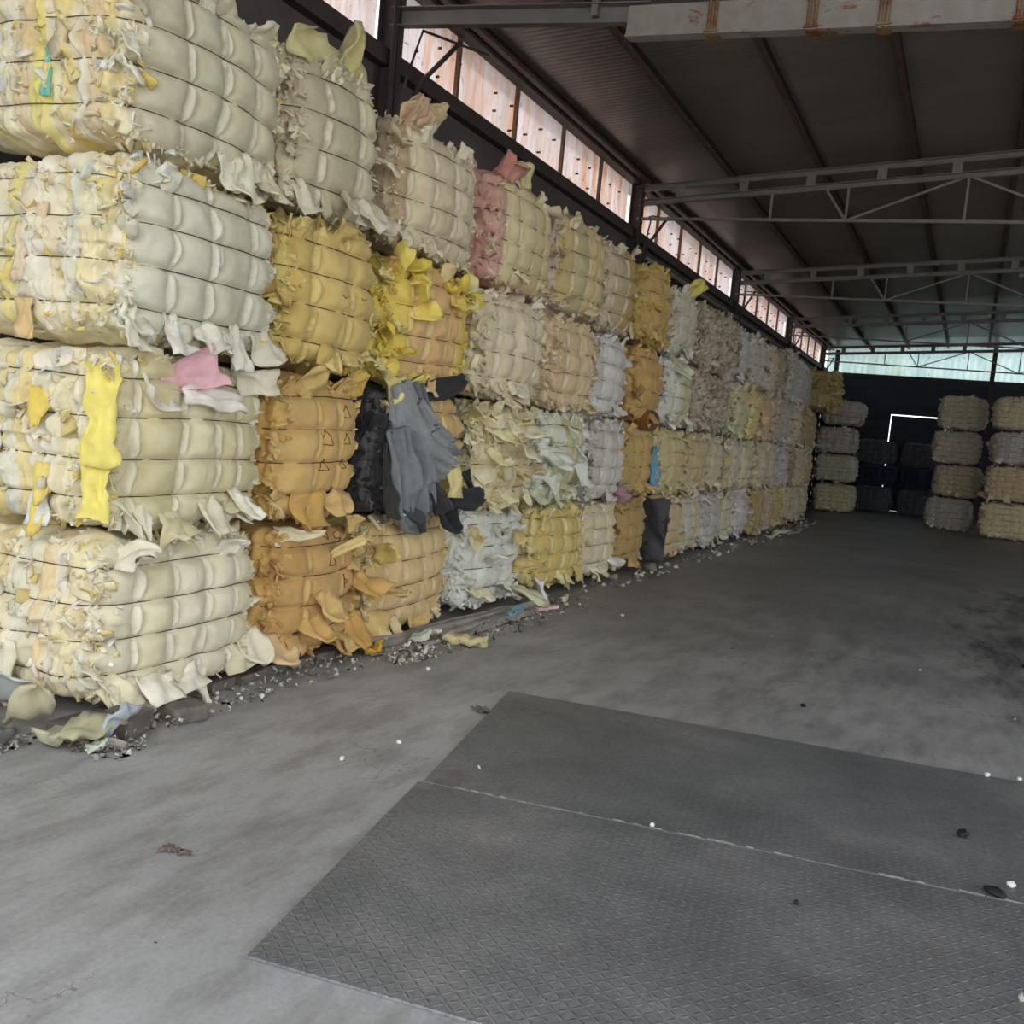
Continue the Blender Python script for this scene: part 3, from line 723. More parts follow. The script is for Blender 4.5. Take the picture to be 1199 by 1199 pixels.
# yellow tongues on its near corner
for Z, ln, w in ((.88, .50, .15), (.0, .38, .12)):
    t, b, P, n = onb((0, 1), -1, Z, .93)
    put_flap(t, rg, P + n * .02, (.25, -.2, -1), (.55, -.8, .1), ln, w, (246, 232, 130), .08, .016, 'rect', .3, label='yellow foam tongue', nu=16, rough=.012)
for Z, X, cl, ln in ((.5, .35, (240, 214, 110), .2), (-.3, .4, (240, 222, 130), .2), (-.7, .3, (236, 214, 120), .16)):
    t, b, P, n = onb((0, 1), -1, Z, X)
    put_flap(t, rg, P + n * .015, (.1, -.2, -1), (.3, -1, .1), ln, .09, cl, .3, .014, 'petal', .2)
# end-face scraps: colour accents on the near stack
for key, X, Z, cl, ln, w in (((0, 2), -.15, .2, (240, 220, 186), .28, .06), ((0, 2), .1, .4, (238, 216, 180), .24, .06), ((0, 2), -.6, -.15, (120, 196, 170), .08, .1),
                             ((0, 3), .12, -.05, (130, 200, 180), .22, .04), ((0, 3), -.9, -.1, (248, 232, 90), .5, .10), ((0, 3), -.95, .6, (246, 226, 110), .4, .08),
                             ((0, 0), -.5, -.75, (244, 214, 150), .17, .2), ((0, 0), -.2, -.72, (240, 214, 160), .16, .14), 
                             ((0, 2), .0, -.6, (236, 206, 150), .18, .1), ((0, 3), -.5, .2, (226, 226, 222), .3, .12), ((0, 1), -.3, .1, (236, 240, 238), .22, .16),
                             ((0, 1), .3, -.5, (240, 240, 234), .2, .12), ((0, 0), -.85, .5, (244, 240, 220), .25, .2), ((0, 0), .1, -.3, (246, 240, 216), .3, .12)):
    t, b, P, n = onb(key, -1, Z, X)
    put_flap(t, rg, P + n * .004, (.05, -.05, -1), (.1, -1, .1), ln, w, cl, .08, .014, 'rect', .15)
# big flared skirts at the foot of the near bales
for key, Y, Z, d, ln, w, cl, sh in (
        ((0, 3), .35, -.62, (.35, -.1, -1), .26, .18, (240, 234, 208), 'fan'), ((0, 3), .7, -.65, (.4, .2, -1), .24, .2, (236, 228, 200), 'fan'),
        ((0, 2), -.45, -.62, (.5, .1, -1), .23, .16, (240, 238, 226), 'fan'), ((0, 2), .35, -.6, (.4, .0, -1), .25, .13, (238, 236, 222), 'fan'),
        ((0, 2), -.9, -.62, (.4, -.2, -1), .24, .16, (240, 236, 214), 'fan'), ((0, 2), .85, -.68, (.6, .3, -1), .2, .26, (236, 232, 212), 'petal'),
        ((0, 1), -.72, -.6, (.45, .1, -1), .24, .16, (240, 234, 210), 'tri'), ((0, 1), .1, -.6, (.45, .1, -1), .23, .15, (238, 232, 206), 'rect'), ((0, 1), .45, -.5, (.55, .4, -.9), .24, .08, (242, 238, 220), 'rect'),
        ((0, 0), -.8, -.66, (.55, .5, -.8), .28, .26, (242, 234, 204), 'fan'), ((0, 0), .2, -.72, (.3, 0, -1), .19, .12, (242, 238, 214), 'tri'),
        ((0, 0), .95, -.5, (.6, .4, -1), .2, .2, (240, 232, 210), 'petal'), ((0, 0), .4, .7, (.7, .2, .6), .22, .1, (242, 238, 226), 'petal'),
        ((0, 0), -.75, .8, (.7, -.1, .3), .2, .16, (240, 232, 210), 'petal'),
        ((1, 3), .15, -.55, (.6, -.2, -.9), .26, .16, (214, 206, 180), 'fan'), ((1, 3), .5, -.55, (.5, .5, -.9), .26, .14, (226, 218, 194), 'rect'), ((1, 3), .9, -.72, (.6, .5, -.5), .26, .26, (220, 210, 186), 'petal'),
        ((1, 1), .1, -.55, (.6, .3, -1), .22, .24, (224, 190, 130), 'petal'), ((1, 1), -.4, -.6, (.2, 0, -1), .24, .26, (212, 172, 100), 'rect'),
        ((1, 1), -.6, .72, (.4, .5, .9), .22, .16, (214, 186, 120), 'petal'), ((1, 1), .6, .8, (.5, .3, .8), .2, .16, (212, 180, 96), 'petal'),
        ((1, 0), -.95, .95, (.9, .6, .1), .3, .12, (240, 230, 200), 'tri'), ((1, 0), .1, .5, (.6, .6, .6), .24, .06, (230, 204, 140), 'rect'),
        ((1, 0), -.2, .0, (.7, .2, -.8), .26, .18, (224, 190, 126), 'petal'), ((1, 0), -.3, -.35, (.8, .1, -.7), .26, .2, (222, 184, 116), 'petal'),
        ((1, 0), .8, .1, (.9, .4, -.4), .26, .2, (216, 176, 106), 'fan'), ((1, 0), .9, -.5, (.4, .4, -1), .26, .18, (214, 172, 100), 'rect'),
        ((1, 0), -.9, -.6, (.5, .1, -.9), .26, .26, (232, 204, 156), 'petal'),
        ((2, 0), -.9, .4, (.8, -.4, .2), .28, .16, (224, 204, 120), 'petal'), ((2, 0), -.95, -.1, (.8, .2, -.2), .3, .08, (222, 196, 130), 'rect'), ((2, 0), -.8, -.55, (.3, -.1, -1), .3, .3, (224, 196, 130), 'rect'),
        ((2, 0), .2, -.62, (.2, 0, -1), .2, .28, (222, 190, 134), 'rect')):
    t, b, P, n = onb(key, Y, Z)
    put_flap(t, rg, P - n * .01, d, (1, 0, .3), ln, w, cl, rg.uniform(.1, .7), .016, sh, rg.uniform(-.1, .35), nu=11, nv=9)
# pointed corner standing up from the top bale of the second stack
t, b, P, n = onb((1, 3), .25, .82)
put_flap(t, rg, P - n * .04, (.05, .15, 1), (1, 0, .1), .36, .52, (222, 212, 150), .1, .03, 'tri', .1, label='pointed yellow foam corner')
t, b, P, n = onb((1, 3), -.6, .82)
put_flap(t, rg, P - n * .04, (.05, 0, 1), (1, 0, .1), .2, .5, (214, 204, 150), .1, .03, 'petal', .1)
# knotted scraps above the top bale of the third stack
for k in range(7):
    t, b, P, n = onb((2, 3), rg.uniform(-.95, -.3), .9)
    put_flap(t, rg, P, (rg.uniform(-.2, .8), rg.uniform(-.6, .6), .8), (1, 0, .1), rg.uniform(.15, .25), rg.uniform(.1, .2), [(222, 200, 160), (206, 186, 146), (226, 186, 160)][k % 3], rg.uniform(-1.4, 1.6), .02, 'petal', .4)
for k in range(4):
    t, b, P, n = onb((3, 3), -.9 + .25 * k, .88)
    put_flap(t, rg, P, (rg.uniform(0, .6), rg.uniform(-.4, .4), .7), (1, 0, .1), .2, .18, [(210, 146, 132), (216, 160, 146), (220, 210, 190), (222, 214, 150)][k], rg.uniform(-.6, 1.2), .02, 'petal', .4)
# white ragged foam around fourth and fifth stack
for key, cl in (((3, 0), [(240, 238, 224), (236, 228, 196), (232, 206, 140)]), ((3, 1), [(238, 228, 176), (240, 232, 196), (234, 222, 160)]), ((3, 1), [(242, 236, 204), (226, 206, 170)]), ((4, 1), [(240, 242, 232), (236, 240, 214)])):
    for k in range(9):
        t, b, P, n = onb(key, rg.uniform(-1, .6), rg.uniform(-.9, .95))
        put_flap(t, rg, P - n * .01, (rg.uniform(.3, .9), rg.uniform(-.8, .4), rg.uniform(-1, .5)), (.6, -.2, .7), rg.uniform(.12, .3), rg.uniform(.1, .24), cl[k % len(cl)], rg.uniform(-.8, 1), .018, rg.choice(['fan', 'rect', 'petal', 'tri']), rg.uniform(-.3, .3))
t, b, P, n = onb((3, 0), .7, -.75)
put_flap(t, rg, P, (.9, .5, -.35), (.2, 0, 1), .36, .3, (226, 230, 190), -.2, .03, 'rect', .05)
t, b, P, n = onb((4, 0), -.85, -.7)
put_flap(t, rg, P, (.4, -.3, -1), (1, -.2, .1), .22, .2, (244, 244, 240), .2, .02, 'tri', .05)
t, b, P, n = onb((5, 0), .6, -.6)
put_flap(t, rg, P, (.8, .2, -.2), (.2, 0, 1), .2, .2, (244, 244, 238), .1, .03, 'rect', .05, label='white foam block')
t, b, P, n = onb((5, 1), .5, -.8)
put_flap(t, rg, P, (.7, .2, -.6), (1, 0, .3), .2, .34, (186, 150, 160), .9, .03, 'petal', .6, label='mauve rag')
t, b, P, n = onb((7, 1), -1, -.2, .9)
put_flap(t, rg, P + np.array((.03, 0, .25)), (.02, -.05, -1), (.9, -.4, 0), .5, .16, (120, 168, 200), .1, .03, 'rect', .1, label='blue foam sheet')
t, b, P, n = onb((7, 3), -.1, .85)
put_flap(t, rg, P, (.5, .4, .6), (1, 0, .1), .28, .26, (226, 212, 120), .6, .05, 'petal', .3, label='yellow foam scrap')
t, b, P, n = onb((7, 2), -.6, .9)
put_flap(t, rg, P, (.6, .3, -.5), (1, -.2, .4), .3, .26, (214, 218, 190), .2, .03, 'rect', .1)
# charcoal slab left of the beige bale in the eighth stack
t, b = bales[(7, 0)]
for dy, w, h in ((-.59, .07, .80), (-.51, .07, .74)):
    V, F = flap_geo(rg, h, .5, .12, w * .8, 'rect', .05, 16, 8, .05)
    W = np.stack([V[:, 1] + .33, V[:, 2] + dy, V[:, 0] + .0], 1)
    o = mesh_obj('charcoal_slab', W, np.array(F), M_FOAM, t, np.tile(s2l(82, 82, 86), (len(W), 1))); o['label'] = 'charcoal grey foam slab'
# rolled brown sheet between ochre bales
t, b, P, n = onb((6, 2), .1, -.93)
mb = MB(); NA, NR = 24, 8
V = []; F = []
for i in range(NR):
    for k in range(NA):
        a = 2 * PI * k / NA; f = i / (NR - 1)
        rr_ = (.20 - .03 * f) * (1 + .08 * math.sin(3 * a + 1))
        V.append((P[0] - .14 + .24 * (1 - f), P[1] + math.cos(a) * rr_ * 1.35, P[2] + .01 + math.sin(a) * rr_ * .62 - .02 * (1 - f)))
for i in range(NR):
    for k in range(NA):
        a = 2 * PI * k / NA; f = 1 - i / (NR - 1)
        rr_ = (.175 - .03 * f) * (1 + .08 * math.sin(3 * a + 1))
        V.append((P[0] - .14 + .24 * (1 - f), P[1] + math.cos(a) * rr_ * 1.35, P[2] + .01 + math.sin(a) * rr_ * .62 - .02 * (1 - f)))
for i in range(2 * NR - 1):
    for k in range(NA):
        F.append((i * NA + k, i * NA + (k + 1) % NA, (i + 1) * NA + (k + 1) % NA, (i + 1) * NA + k))
o = mesh_obj('rolled_sheet', np.array(V), np.array(F), M_FOAM, t, np.tile(s2l(150, 98, 48), (len(V), 1))); o['label'] = 'rolled brown foam sheet with open end'

# inked triangles
def triangle(key, Y, Z, size, rot=0, w=.0045, npt=3):
    t, b = bales[key]
    vs = [(Y + size * .95 * math.cos(rot + a) * 2 / b.L, Z + size * math.sin(rot + a) * 2 / b.H) for a in (PI / 2, PI / 2 + 2.25, PI / 2 - 2.25)]
    if npt == 2: vs = [vs[1], (2 * Y - vs[0][0], 2 * Z - vs[0][1]), vs[2]]
    pts = []
    pairs = list(zip(vs, vs[1:] + vs[:1])) if npt == 3 else list(zip(vs[:-1], vs[1:]))
    for (a, c) in pairs:
        for k in range(9):
            f = k / 9
            pts.append((1.0, a[0] * (1 - f) + c[0] * f, a[1] * (1 - f) + c[1] * f))
    if npt == 2: pts.append((1.0, vs[-1][0], vs[-1][1]))
    pos, n, _ = b.surf(np.array(pts)); pos = pos + n * .002
    m = MB(); m.tube(pos, w * .6, 5, closed=(npt == 3)); m.build('triangle_mark', M_MARK, t, smooth=True)
for a in (((1, 1), -.12, .15, .055), ((1, 1), .42, .52, .045), ((1, 1), .42, .15, .04), ((1, 1), -.12, -.22, .04), ((1, 1), .42, -.2, .035),
          ((1, 0), .1, .45, .05), ((1, 0), .45, .8, .05, 1.5), ((1, 0), .72, .8, .05, .3), ((1, 0), .1, .8, .035, 1.5), ((1, 0), .5, .1, .045, .4), ((1, 0), .9, .3, .04, .3)):
    triangle(*a)
triangle((1, 2), -.05, .12, .045, 0, .004, 2); triangle((1, 2), .4, .12, .03, 0, .004, 2)

# grey cloth and black foam spilling from the second bale of the third stack
t, b = bales[(2, 1)]
def cloth(parent, pts, widths, col, seed, name='grey_cloth', amp=.03, freq=9, thick=.012, face=(1., -.25, .1)):
    """draped cloth: spine points with widths, folds running along the spine"""
    rng = np.random.default_rng(seed)
    pts = np.array(pts, float); K = 34; W = 30
    tt = np.linspace(0, len(pts) - 1, K); i = np.minimum(tt.astype(int), len(pts) - 2); f = (tt - i)[:, None]; f = f * f * (3 - 2 * f)
    sp = pts[i] * (1 - f) + pts[i + 1] * f; wd = np.interp(tt, range(len(pts)), widths)
    v = np.linspace(-1, 1, W)
    d = np.gradient(sp, axis=0); d /= np.linalg.norm(d, axis=1)[:, None]
    outn = np.array(face, float); outn /= np.linalg.norm(outn)
    side = np.cross(d, outn); side /= np.linalg.norm(side, axis=1)[:, None]
    A, B = np.meshgrid(np.arange(K), np.arange(W), indexing='ij')
    p = sp[A] + side[A] * (v[B] * wd[A] / 2)[..., None]
    q = np.stack([A / K * 3, v[B] * freq / 2, np.zeros_like(A, float)], -1).reshape(-1, 3)
    h = amp * (vnoise(q, seed) + .5 * vnoise(q * np.array((1.5, 2.2, 1)), seed + 1) + .6 * np.abs(vnoise(q * np.array((.8, 1.2, 1)), seed + 2))).reshape(K, W)
    h = h - .06 * (v[B] ** 4) * wd[A] / .3
    p = p + outn * h[..., None]
    V = np.concatenate([p.reshape(-1, 3), (p - outn * thick).reshape(-1, 3)]); M = K * W
    F = []
    for a in range(K - 1):
        for c in range(W - 1):
            qd = (a * W + c, (a + 1) * W + c, (a + 1) * W + c + 1, a * W + c + 1); F.append(qd); F.append(tuple(M + k for k in qd[::-1]))
    ring = [a * W for a in range(K)] + [(K - 1) * W + c for c in range(1, W)] + [a * W + W - 1 for a in range(K - 2, -1, -1)] + [c for c in range(W - 2, 0, -1)]
    for a, c in zip(ring, ring[1:] + ring[:1]): F.append((c, a, M + a, M + c))
    cc = np.tile(s2l(*col), (len(V), 1)) * (1 + .05 * rng.normal(size=(len(V), 1)))
    return mesh_obj(name, V, np.array(F), M_FOAM, parent, np.clip(cc, 0, 1))
hx = DEP / 2 + .06
cloth(t, [(hx - .02, -.46, .90), (hx + .04, -.40, .72), (hx + .10, -.22, .52), (hx + .13, .04, .42), (hx + .10, .22, .40)], [.20, .30, .40, .34, .12], (146, 150, 152), 3, amp=.05, freq=11)
cloth(t, [(hx + .02, -.44, .62), (hx + .08, -.38, .42), (hx + .10, -.30, .2), (hx + .06, -.20, .02), (hx + .04, -.10, -.05)], [.30, .36, .42, .34, .18], (132, 136, 140), 8, amp=.06, freq=13)
cloth(t, [(hx + .0, -.30, .95), (hx + .03, -.2, .75), (hx + .05, -.12, .6)], [.12, .14, .12], (120, 124, 128), 12, amp=.03)
for (px, py, pz, d, ln, w, sh, cl) in ((hx, -.05, .42, (.2, .1, -1), .42, .26, 'rect', (46, 47, 50)), (hx + .02, .14, .05, (.5, .5, -.6), .24, .24, 'petal', (44, 45, 48)), (hx + .05, .22, .12, (.6, .6, .1), .26, .18, 'petal', (52, 54, 58)),
                                   (hx, .52, .3, (.3, .4, -1), .22, .14, 'tri', (50, 52, 54)), (hx - .04, -.1, .86, (.2, .6, .2), .36, .16, 'petal', (54, 54, 56)), (hx - .02, -.56, .5, (.1, 0, -1), .5, .14, 'rect', (60, 58, 56)),
                                   (hx + .03, -.25, .1, (.3, .1, -1), .22, .22, 'tri', (70, 72, 76))):
    put_flap(t, rg, (px, py, pz), d, (1, 0, .2), ln, w, cl, rg.uniform(.1, .5), .02, sh, .2, name='black_foam', label='black foam sheet')
put_flap(t, rg, (hx + .08, .12, .42), (.3, .1, -1), (1, 0, .2), .30, .16, (232, 214, 150), -.2, .02, 'rect', .1, label='pale yellow foam scrap')
# yellow ruffles on third bale of the third stack
t, b = bales[(2, 2)]
for k in range(22):
    Yy, Zz = (rg.uniform(-1, -.45), rg.uniform(-.95, .95)) if k < 15 else (rg.uniform(.3, .95), rg.uniform(.35, .95))
    P, n = b.anchor(1, Yy, Zz)
    put_flap(t, rg, P - n * .01, (rg.uniform(.2, 1), rg.uniform(-.8, .6), rg.uniform(-1, .6)), (.7, -.3, .5), rg.uniform(.12, .24), rg.uniform(.1, .2), [(240, 214, 92), (246, 226, 120), (242, 232, 166)][k % 3], rg.uniform(-1.2, 1.6), .016, 'petal', .5)

# ---- stacks along the end of the hall
def endstack(x0, x1, yfront, tops, looks, who, seed, lod=3, rz=0):
    for k, ((za, zb), (look, p, opt)) in enumerate(zip(tops, looks)):
        r = np.random.default_rng(seed + k); dx = r.uniform(-.07, .07)
        make_bale('foam_bale', f'{look} foam bale, {RN[k]} {who}', ((x0 + x1) / 2 + dx, yfront + .55, za), -PI / 2 + rz + r.uniform(-.04, .04),
                  (x1 - x0), 1.0, zb - za, seed + k, p, lod, group=None, nw=5, cellw=.2, **opt)
lv = [(.02, .82), (.87, 1.69), (1.74, 2.58), (2.63, 3.5)]
fo = dict(nchip=120, nflap=4)
endstack(-.85, .20, 28.0, lv, [('pale grey', GREY, fo), ('whitish beige', OLD, fo), ('pale pinkish cream', pal((214, 204, 184)), fo), ('cream', pal((222, 214, 190)), fo)], 'of the lone stack near the end wall', 700)
endstack(.45, 1.65, 26.3, [(.02, .9), (.95, 1.78), (1.83, 2.6), (2.65, 3.45)],
         [('yellow cream', pal((222, 210, 168)), fo), ('tan', pal((218, 196, 158)), dict(nchip=500, nflap=4)), ('pale grey', GREY, fo), ('cream', PALE, fo)], 'of the stack cut by the right edge', 720)
endstack(1.75, 2.85, 26.3, lv[:3], [('beige', OLD, fo), ('cream', CREAM, fo), ('grey', GREY, fo)], 'of the stack just right of the view', 740, 4) if False else None
endstack(-4.15, -3.10, 30.3, [(.02, .84), (.90, 1.70), (1.76, 2.5), (2.58, 3.3)],
         [('olive cream', GREEN, fo), ('greenish grey', pal((196, 196, 170)), fo), ('pinkish grey', pal([(200, 190, 178), (206, 188, 172)]), dict(nchip=300, nflap=4)), ('grey', GREY, fo)], 'of the stack in the far left corner', 760)
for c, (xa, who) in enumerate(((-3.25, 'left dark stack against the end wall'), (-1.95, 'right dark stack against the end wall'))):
    endstack(xa, xa + 1.1, 33.2, [(.02, .82), (.88, 1.5), (1.55, 2.3)], [('dusky grey', GLOOM, dict(nchip=40, nflap=1)), ('navy blue', NAVY, dict(nchip=20, nflap=0)), ('dim grey', GLOOM, dict(nchip=40, nflap=1))], 'of the ' + who, 780 + 10 * c, 4)

# ------------------------------------------------------------------ building
WX = -4.92; YF = 35.6; Y0 = -3.0
def struct(o): o['kind'] = 'structure'; return o
YR = -.6
m = MB(); m.box(-5.6, 12, Y0 - 12, YF + .3, -.3, 0); struct(m.build('floor', M_FLOOR))
m = MB(); m.box(-60, -5.7, -60, 90, -.32, -.02); m.box(12.1, 70, -60, 90, -.32, -.02); m.box(-5.7, 12.1, -60, Y0 - 12.1, -.32, -.02); struct(m.build('ground', M_GROUND))
posts = [.5, 7.2, 13.9, 20.6, 27.3, 34.0]
SILL, EAVE = 4.62, 5.30
RS = .072            # roof slope
def roofz(x): return 5.36 + RS * (x + 4.9) if x < 4 else 5.36 + RS * (8.9) - RS * (x - 4)
m = MB(); m.box(WX - .12, WX, YR, YF, 0, SILL - .02); m.box(WX - .08, WX, YR, YF, EAVE, 5.36); struct(m.build('wall_left', M_WALL))
m = MB(); m.box(WX - .04, WX + .10, YR, YF - .2, SILL - .14, SILL); struct(m.build('trim_1', M_DARKSTEEL))
m = MB(); m.box(WX - .02, WX + .12, YR, YF - .2, EAVE - .06, 5.36); struct(m.build('trim_2', M_DARKSTEEL))
m = MB(); m.tube([(WX + .16, 14.3, 4.28), (WX + .16, 20.2, 4.28), (WX + .16, 26.9, 4.28), (WX + .16, 33.5, 4.28)], .035, 8)
tag(m.build('conduit_pipe', M_STEEL, smooth=True), 'grey pipe running below the high window strip', 'pipe')
# roof skin with two pitches
for nm, x0, x1 in (('ceiling', -5.3, 12.2),):
    V = []; F = []
    for (x, z) in ((x0, roofz(x0)), (4, roofz(4)), (x1, roofz(x1))):
        for yy in (YR, YF + .3):
            V += [(x, yy, z), (x, yy, z + .08)]
    for k in (0, 4):
        F += [(k, k + 2, k + 6, k + 4), (k + 1, k + 5, k + 7, k + 3), (k, k + 4, k + 5, k + 1), (k + 2, k + 3, k + 7, k + 6)]
    F += [(0, 1, 3, 2), (8, 10, 11, 9)]
    struct(mesh_obj(nm, np.array(V), F, M_ROOF, smooth=False))
# purlins: lipped channels under the roof skin
for k in range(14):
    x = -4.72 + 1.2 * k
    if x > 11.5: break
    z = roofz(x) - .055
    m = MB(); m.channel((x, YR + .05, z), (x, YF, z), .07, .10, .006)
    if k == 0: lab = 'rusty brown roof purlin beside the high windows'
    else: lab = f'rusty brown roof purlin, {ON[k] if k < 18 else k} counted from the window wall'
    tag(m.build('roof_purlin', M_PURLIN), lab, 'purlin', 'roof purlins')
# high windows of corrugated fibreglass, one per bay
def corr(x, ya, yb, za, zb, pitch=.13, amp=.012, axis='y'):
    n = int((yb - ya) / (pitch / 8)); s = np.linspace(ya, yb, n + 1)
    ph = (s / pitch) % 1; o = amp * np.clip(4 * np.abs(ph - .5) - 1, -.6, .6)
    V = []; t = .003
    for q, d in zip(s, o):
        for z in (za, zb):
            for k in (0, t): V.append((x + d + k, q, z) if axis == 'y' else (q, x + d + k, z))
    F = []
    for i in range(n):
        a, b_ = 4 * i, 4 * (i + 1)
        F += [(a + 1, b_ + 1, b_ + 3, a + 3), (a, a + 2, b_ + 2, b_), (a + 2, a + 3, b_ + 3, b_ + 2), (a, b_, b_ + 1, a + 1)]
    F += [(0, 1, 3, 2), (4 * n, 4 * n + 2, 4 * n + 3, 4 * n + 1)]
    return np.array(V), F
bays = [(YR, .5)] + list(zip(posts[:-1], posts[1:])) + [(34.0, YF)]
for w, (a, b_) in enumerate(bays):
    V, F = corr(WX - .05, a + .05, b_ - .05, SILL - .01, EAVE + .01)
    o = struct(mesh_obj(f'window_{w + 1}', V, F, M_WINP, smooth=False))
    nm = int(round((b_ - a) / 1.34))
    for k in range(1, nm):
        q = a + (b_ - a) * k / nm
        mm = MB(); mm.box(WX - .03, WX + .01, q - .022, q + .022, SILL, EAVE); mm.build('mullion', M_MULL, o)
        mm = MB()
    mm = MB()
    for k in range(int((b_ - a) / .4)):
        q = a + .2 + k * .4
        for zz in (SILL + .14 + .08 * (k % 2), SILL + .4):
            if (k * 7 + int(zz * 10)) % 3: mm.tube([(WX - .06, q, zz), (WX - .01, q, zz)], .012, 6)
    mm.build('fixing_bolt', M_DARKSTEEL, o)['kind'] = 'stuff'
# columns
for k, py in enumerate(posts):
    t = empty('steel_column', (WX + .085, py, 0), f'dark steel wall column, {ON[k]} along the window wall', 'column', 'wall columns')
    m = MB(); m.box(-.08, .08, -.006, .006, 0, 5.3); m.box(-.08, -.068, -.08, .08, 0, 5.3); m.box(.068, .08, -.08, .08, 0, 5.3); m.build('column_shaft', M_DARKSTEEL, t)
    m = MB(); m.tube([(.1, .12, 4.0), (.1, .35, 4.45), (.25, .75, 4.95)], .022, 6); m.build('knee_brace', M_DARKSTEEL, t)
    m = MB(); m.tube([(.1, -.02, 3.9), (.16, .05, 4.4), (.16, .25, 4.86), (.3, 1.2, 5.0)], .012, 6); m.build('hanger_rod', M_DARKSTEEL, t)
# trusses
XR = 12.0
def truss(idx, py, heavy):
    t = empty('roof_truss', (WX, py, 4.7), f'{"heavy pale rust-stained" if heavy else "slender grey"} roof truss, {ON[idx]} from the camera end' if idx else 'roof truss above the camera', 'truss', None if heavy else None)
    o = np.array((WX, py, 4.7))
    def B(name, mat, segs, w, h, chan=False):
        mm = MB()
        for a, b in segs:
            a = np.array(a) - o; b = np.array(b) - o
            (mm.channel if chan else mm.bar)(a, b, w, h)
        return mm.build(name, mat, t)
    xa, xr = WX + .1, 4.0
    top = lambda x: roofz(x) - .18
    if heavy:
        B('top_chord', M_STEEL, [((xa, py, top(xa) - .02), (xr, py, top(xr)))], .07, .12, True)
        lo = lambda x: 4.88 - .072 * (x - xa)
        bm = lambda x: 4.64 - .041 * (x + 2.7)
        B('bottom_chord', M_STEEL, [((xa, py, lo(xa)), (-2.55, py, lo(-2.55)))], .08, .15, True)
        B('beam', M_BEAM, [((-2.7, py - .03, bm(-2.7)), (xr, py - .03, bm(xr)))], .11, .22)['label'] = 'pale rust-stained box beam'
        B('beam_flange', M_BEAM, [((-2.7, py - .09, bm(-2.7) - .115), (xr, py - .09, bm(xr) - .115))], .05, .012)
        lo = bm
        for x in (-2.05, -1.35, -.88, -.05, .7):
            mm = MB()
            for s_ in (-.022, .022): mm.tube([(x + s_ - o[0], py - .10 - o[1], lo(x) - .13 - o[2]), (x + s_ - o[0], py - .10 - o[1], lo(x) + .20 - o[2])], .014, 7)
            mm.box(x - .05 - o[0], x + .05 - o[0], -.13, .05, lo(x) - .115 - o[2], lo(x) - .10 - o[2])
            mm.build('beam_clamp', M_CLAMP, t)
        for x in (-3.0, -1.2, .6):
            B('web_strut', M_STEEL, [((x, py, lo(x) + .08), (x, py, top(x)))], .05, .05)
    else:
        B('top_chord', M_STEEL, [((xa, py, top(xa)), (xr, py, top(xr)))], .07, .085, True)
        lo = lambda x: roofz(x) - .44
        B('lower_chord', M_STEEL, [((xa, py, top(xa) - .2), (xr, py, top(xr) - .22))], .07, .085, True)
        rod = lambda x: 4.76 - .012 * (x - xa)
        B('bottom_rod', M_STEEL, [((xa, py, rod(xa)), (xr, py, rod(xr)))], .045, .04)
        k = 0
        for x in np.arange(-4.2, 4, .9):
            B('packing_plate', M_STEEL, [((x - .06, py - .03, top(x) - .1), (x + .06, py - .03, top(x) - .1))], .02, .16)
        xs = [-1.9, -.45, 1.0, 2.45]
        for x in [-2.9] + xs:
            B('web_strut', M_STEEL, [((x, py, rod(x)), (x, py, top(x) - .22))], .03, .03)
        for a, b in zip([-2.2] + xs[:-1], xs):
            a2 = a if k % 2 == 0 else b; b2 = b if k % 2 == 0 else a
            B('diagonal', M_STEEL, [((a2, py, top(a2) - .22), (b2, py, rod(b2)))], .03, .03); k += 1
    if idx == 3: B('stiffener_bar', M_BEAM, [((.39, py - .05, 5.24), (3.8, py - .05, 5.18))], .05, .06)['label'] = 'pale bar'
    # far half beyond the ridge
    B('rear_rafter', M_STEEL, [((4.0, py, top(4.0)), (11.9, py, roofz(11.9) - .18))], .07, .12)
for k, py in enumerate(posts):
    if k: truss(k, py, k == 1)
t = None
# pale pipe seen between trusses near the right edge


# far wall: ribbed dark sheets with a door gap, fibreglass strip above
def ribbed(name, x0, x1, z0, z1, y, mat, kind=True, parent=None):
    zs = np.arange(z0, z1 + .001, .05); V = []; F = []
    ph = (zs / .30) % 1; d = .03 * np.clip(4 * np.abs(ph - .5) - 1, -.7, .7)
    for z, q in zip(np.append(zs, z1), np.append(d, d[-1])):
        for x in (x0, x1):
            V += [(x, y + q, z), (x, y + .06, z)]
    n = len(V) // 4
    for i in range(n - 1):
        a, b = 4 * i, 4 * (i + 1)
        F += [(a, a + 2, b + 2, b), (a + 1, b + 1, b + 3, a + 3), (a, b, b + 1, a + 1), (a + 2, a + 3, b + 3, b + 2)]
    F += [(0, 1, 3, 2), (4 * n - 4, 4 * n - 2, 4 * n - 1, 4 * n - 3)]
    return mesh_obj(name, np.array(V), F, mat, parent, smooth=False)
DX0, DX1, DZ = -2.60, -.9, 3.18
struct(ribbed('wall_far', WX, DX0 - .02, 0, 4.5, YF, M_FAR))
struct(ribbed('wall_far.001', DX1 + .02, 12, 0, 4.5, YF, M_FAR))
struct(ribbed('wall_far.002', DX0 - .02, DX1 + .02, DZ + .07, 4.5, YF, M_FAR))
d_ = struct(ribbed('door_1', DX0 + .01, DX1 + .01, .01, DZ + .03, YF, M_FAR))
m = MB(); m.box(DX0 + .04, DX1, YF - .06, YF - .03, 2.40, 2.44); m.box(DX0 + .04, DX1, YF - .06, YF - .03, 1.2, 1.24); m.build('door_rail', M_DARKSTEEL, d_)
V, F = corr(YF, WX, 12, 4.5, roofz(4) + .1, .2, .02, 'x'); struct(mesh_obj('window_far', V, F, M_WINF, smooth=False)).name = 'window_9'
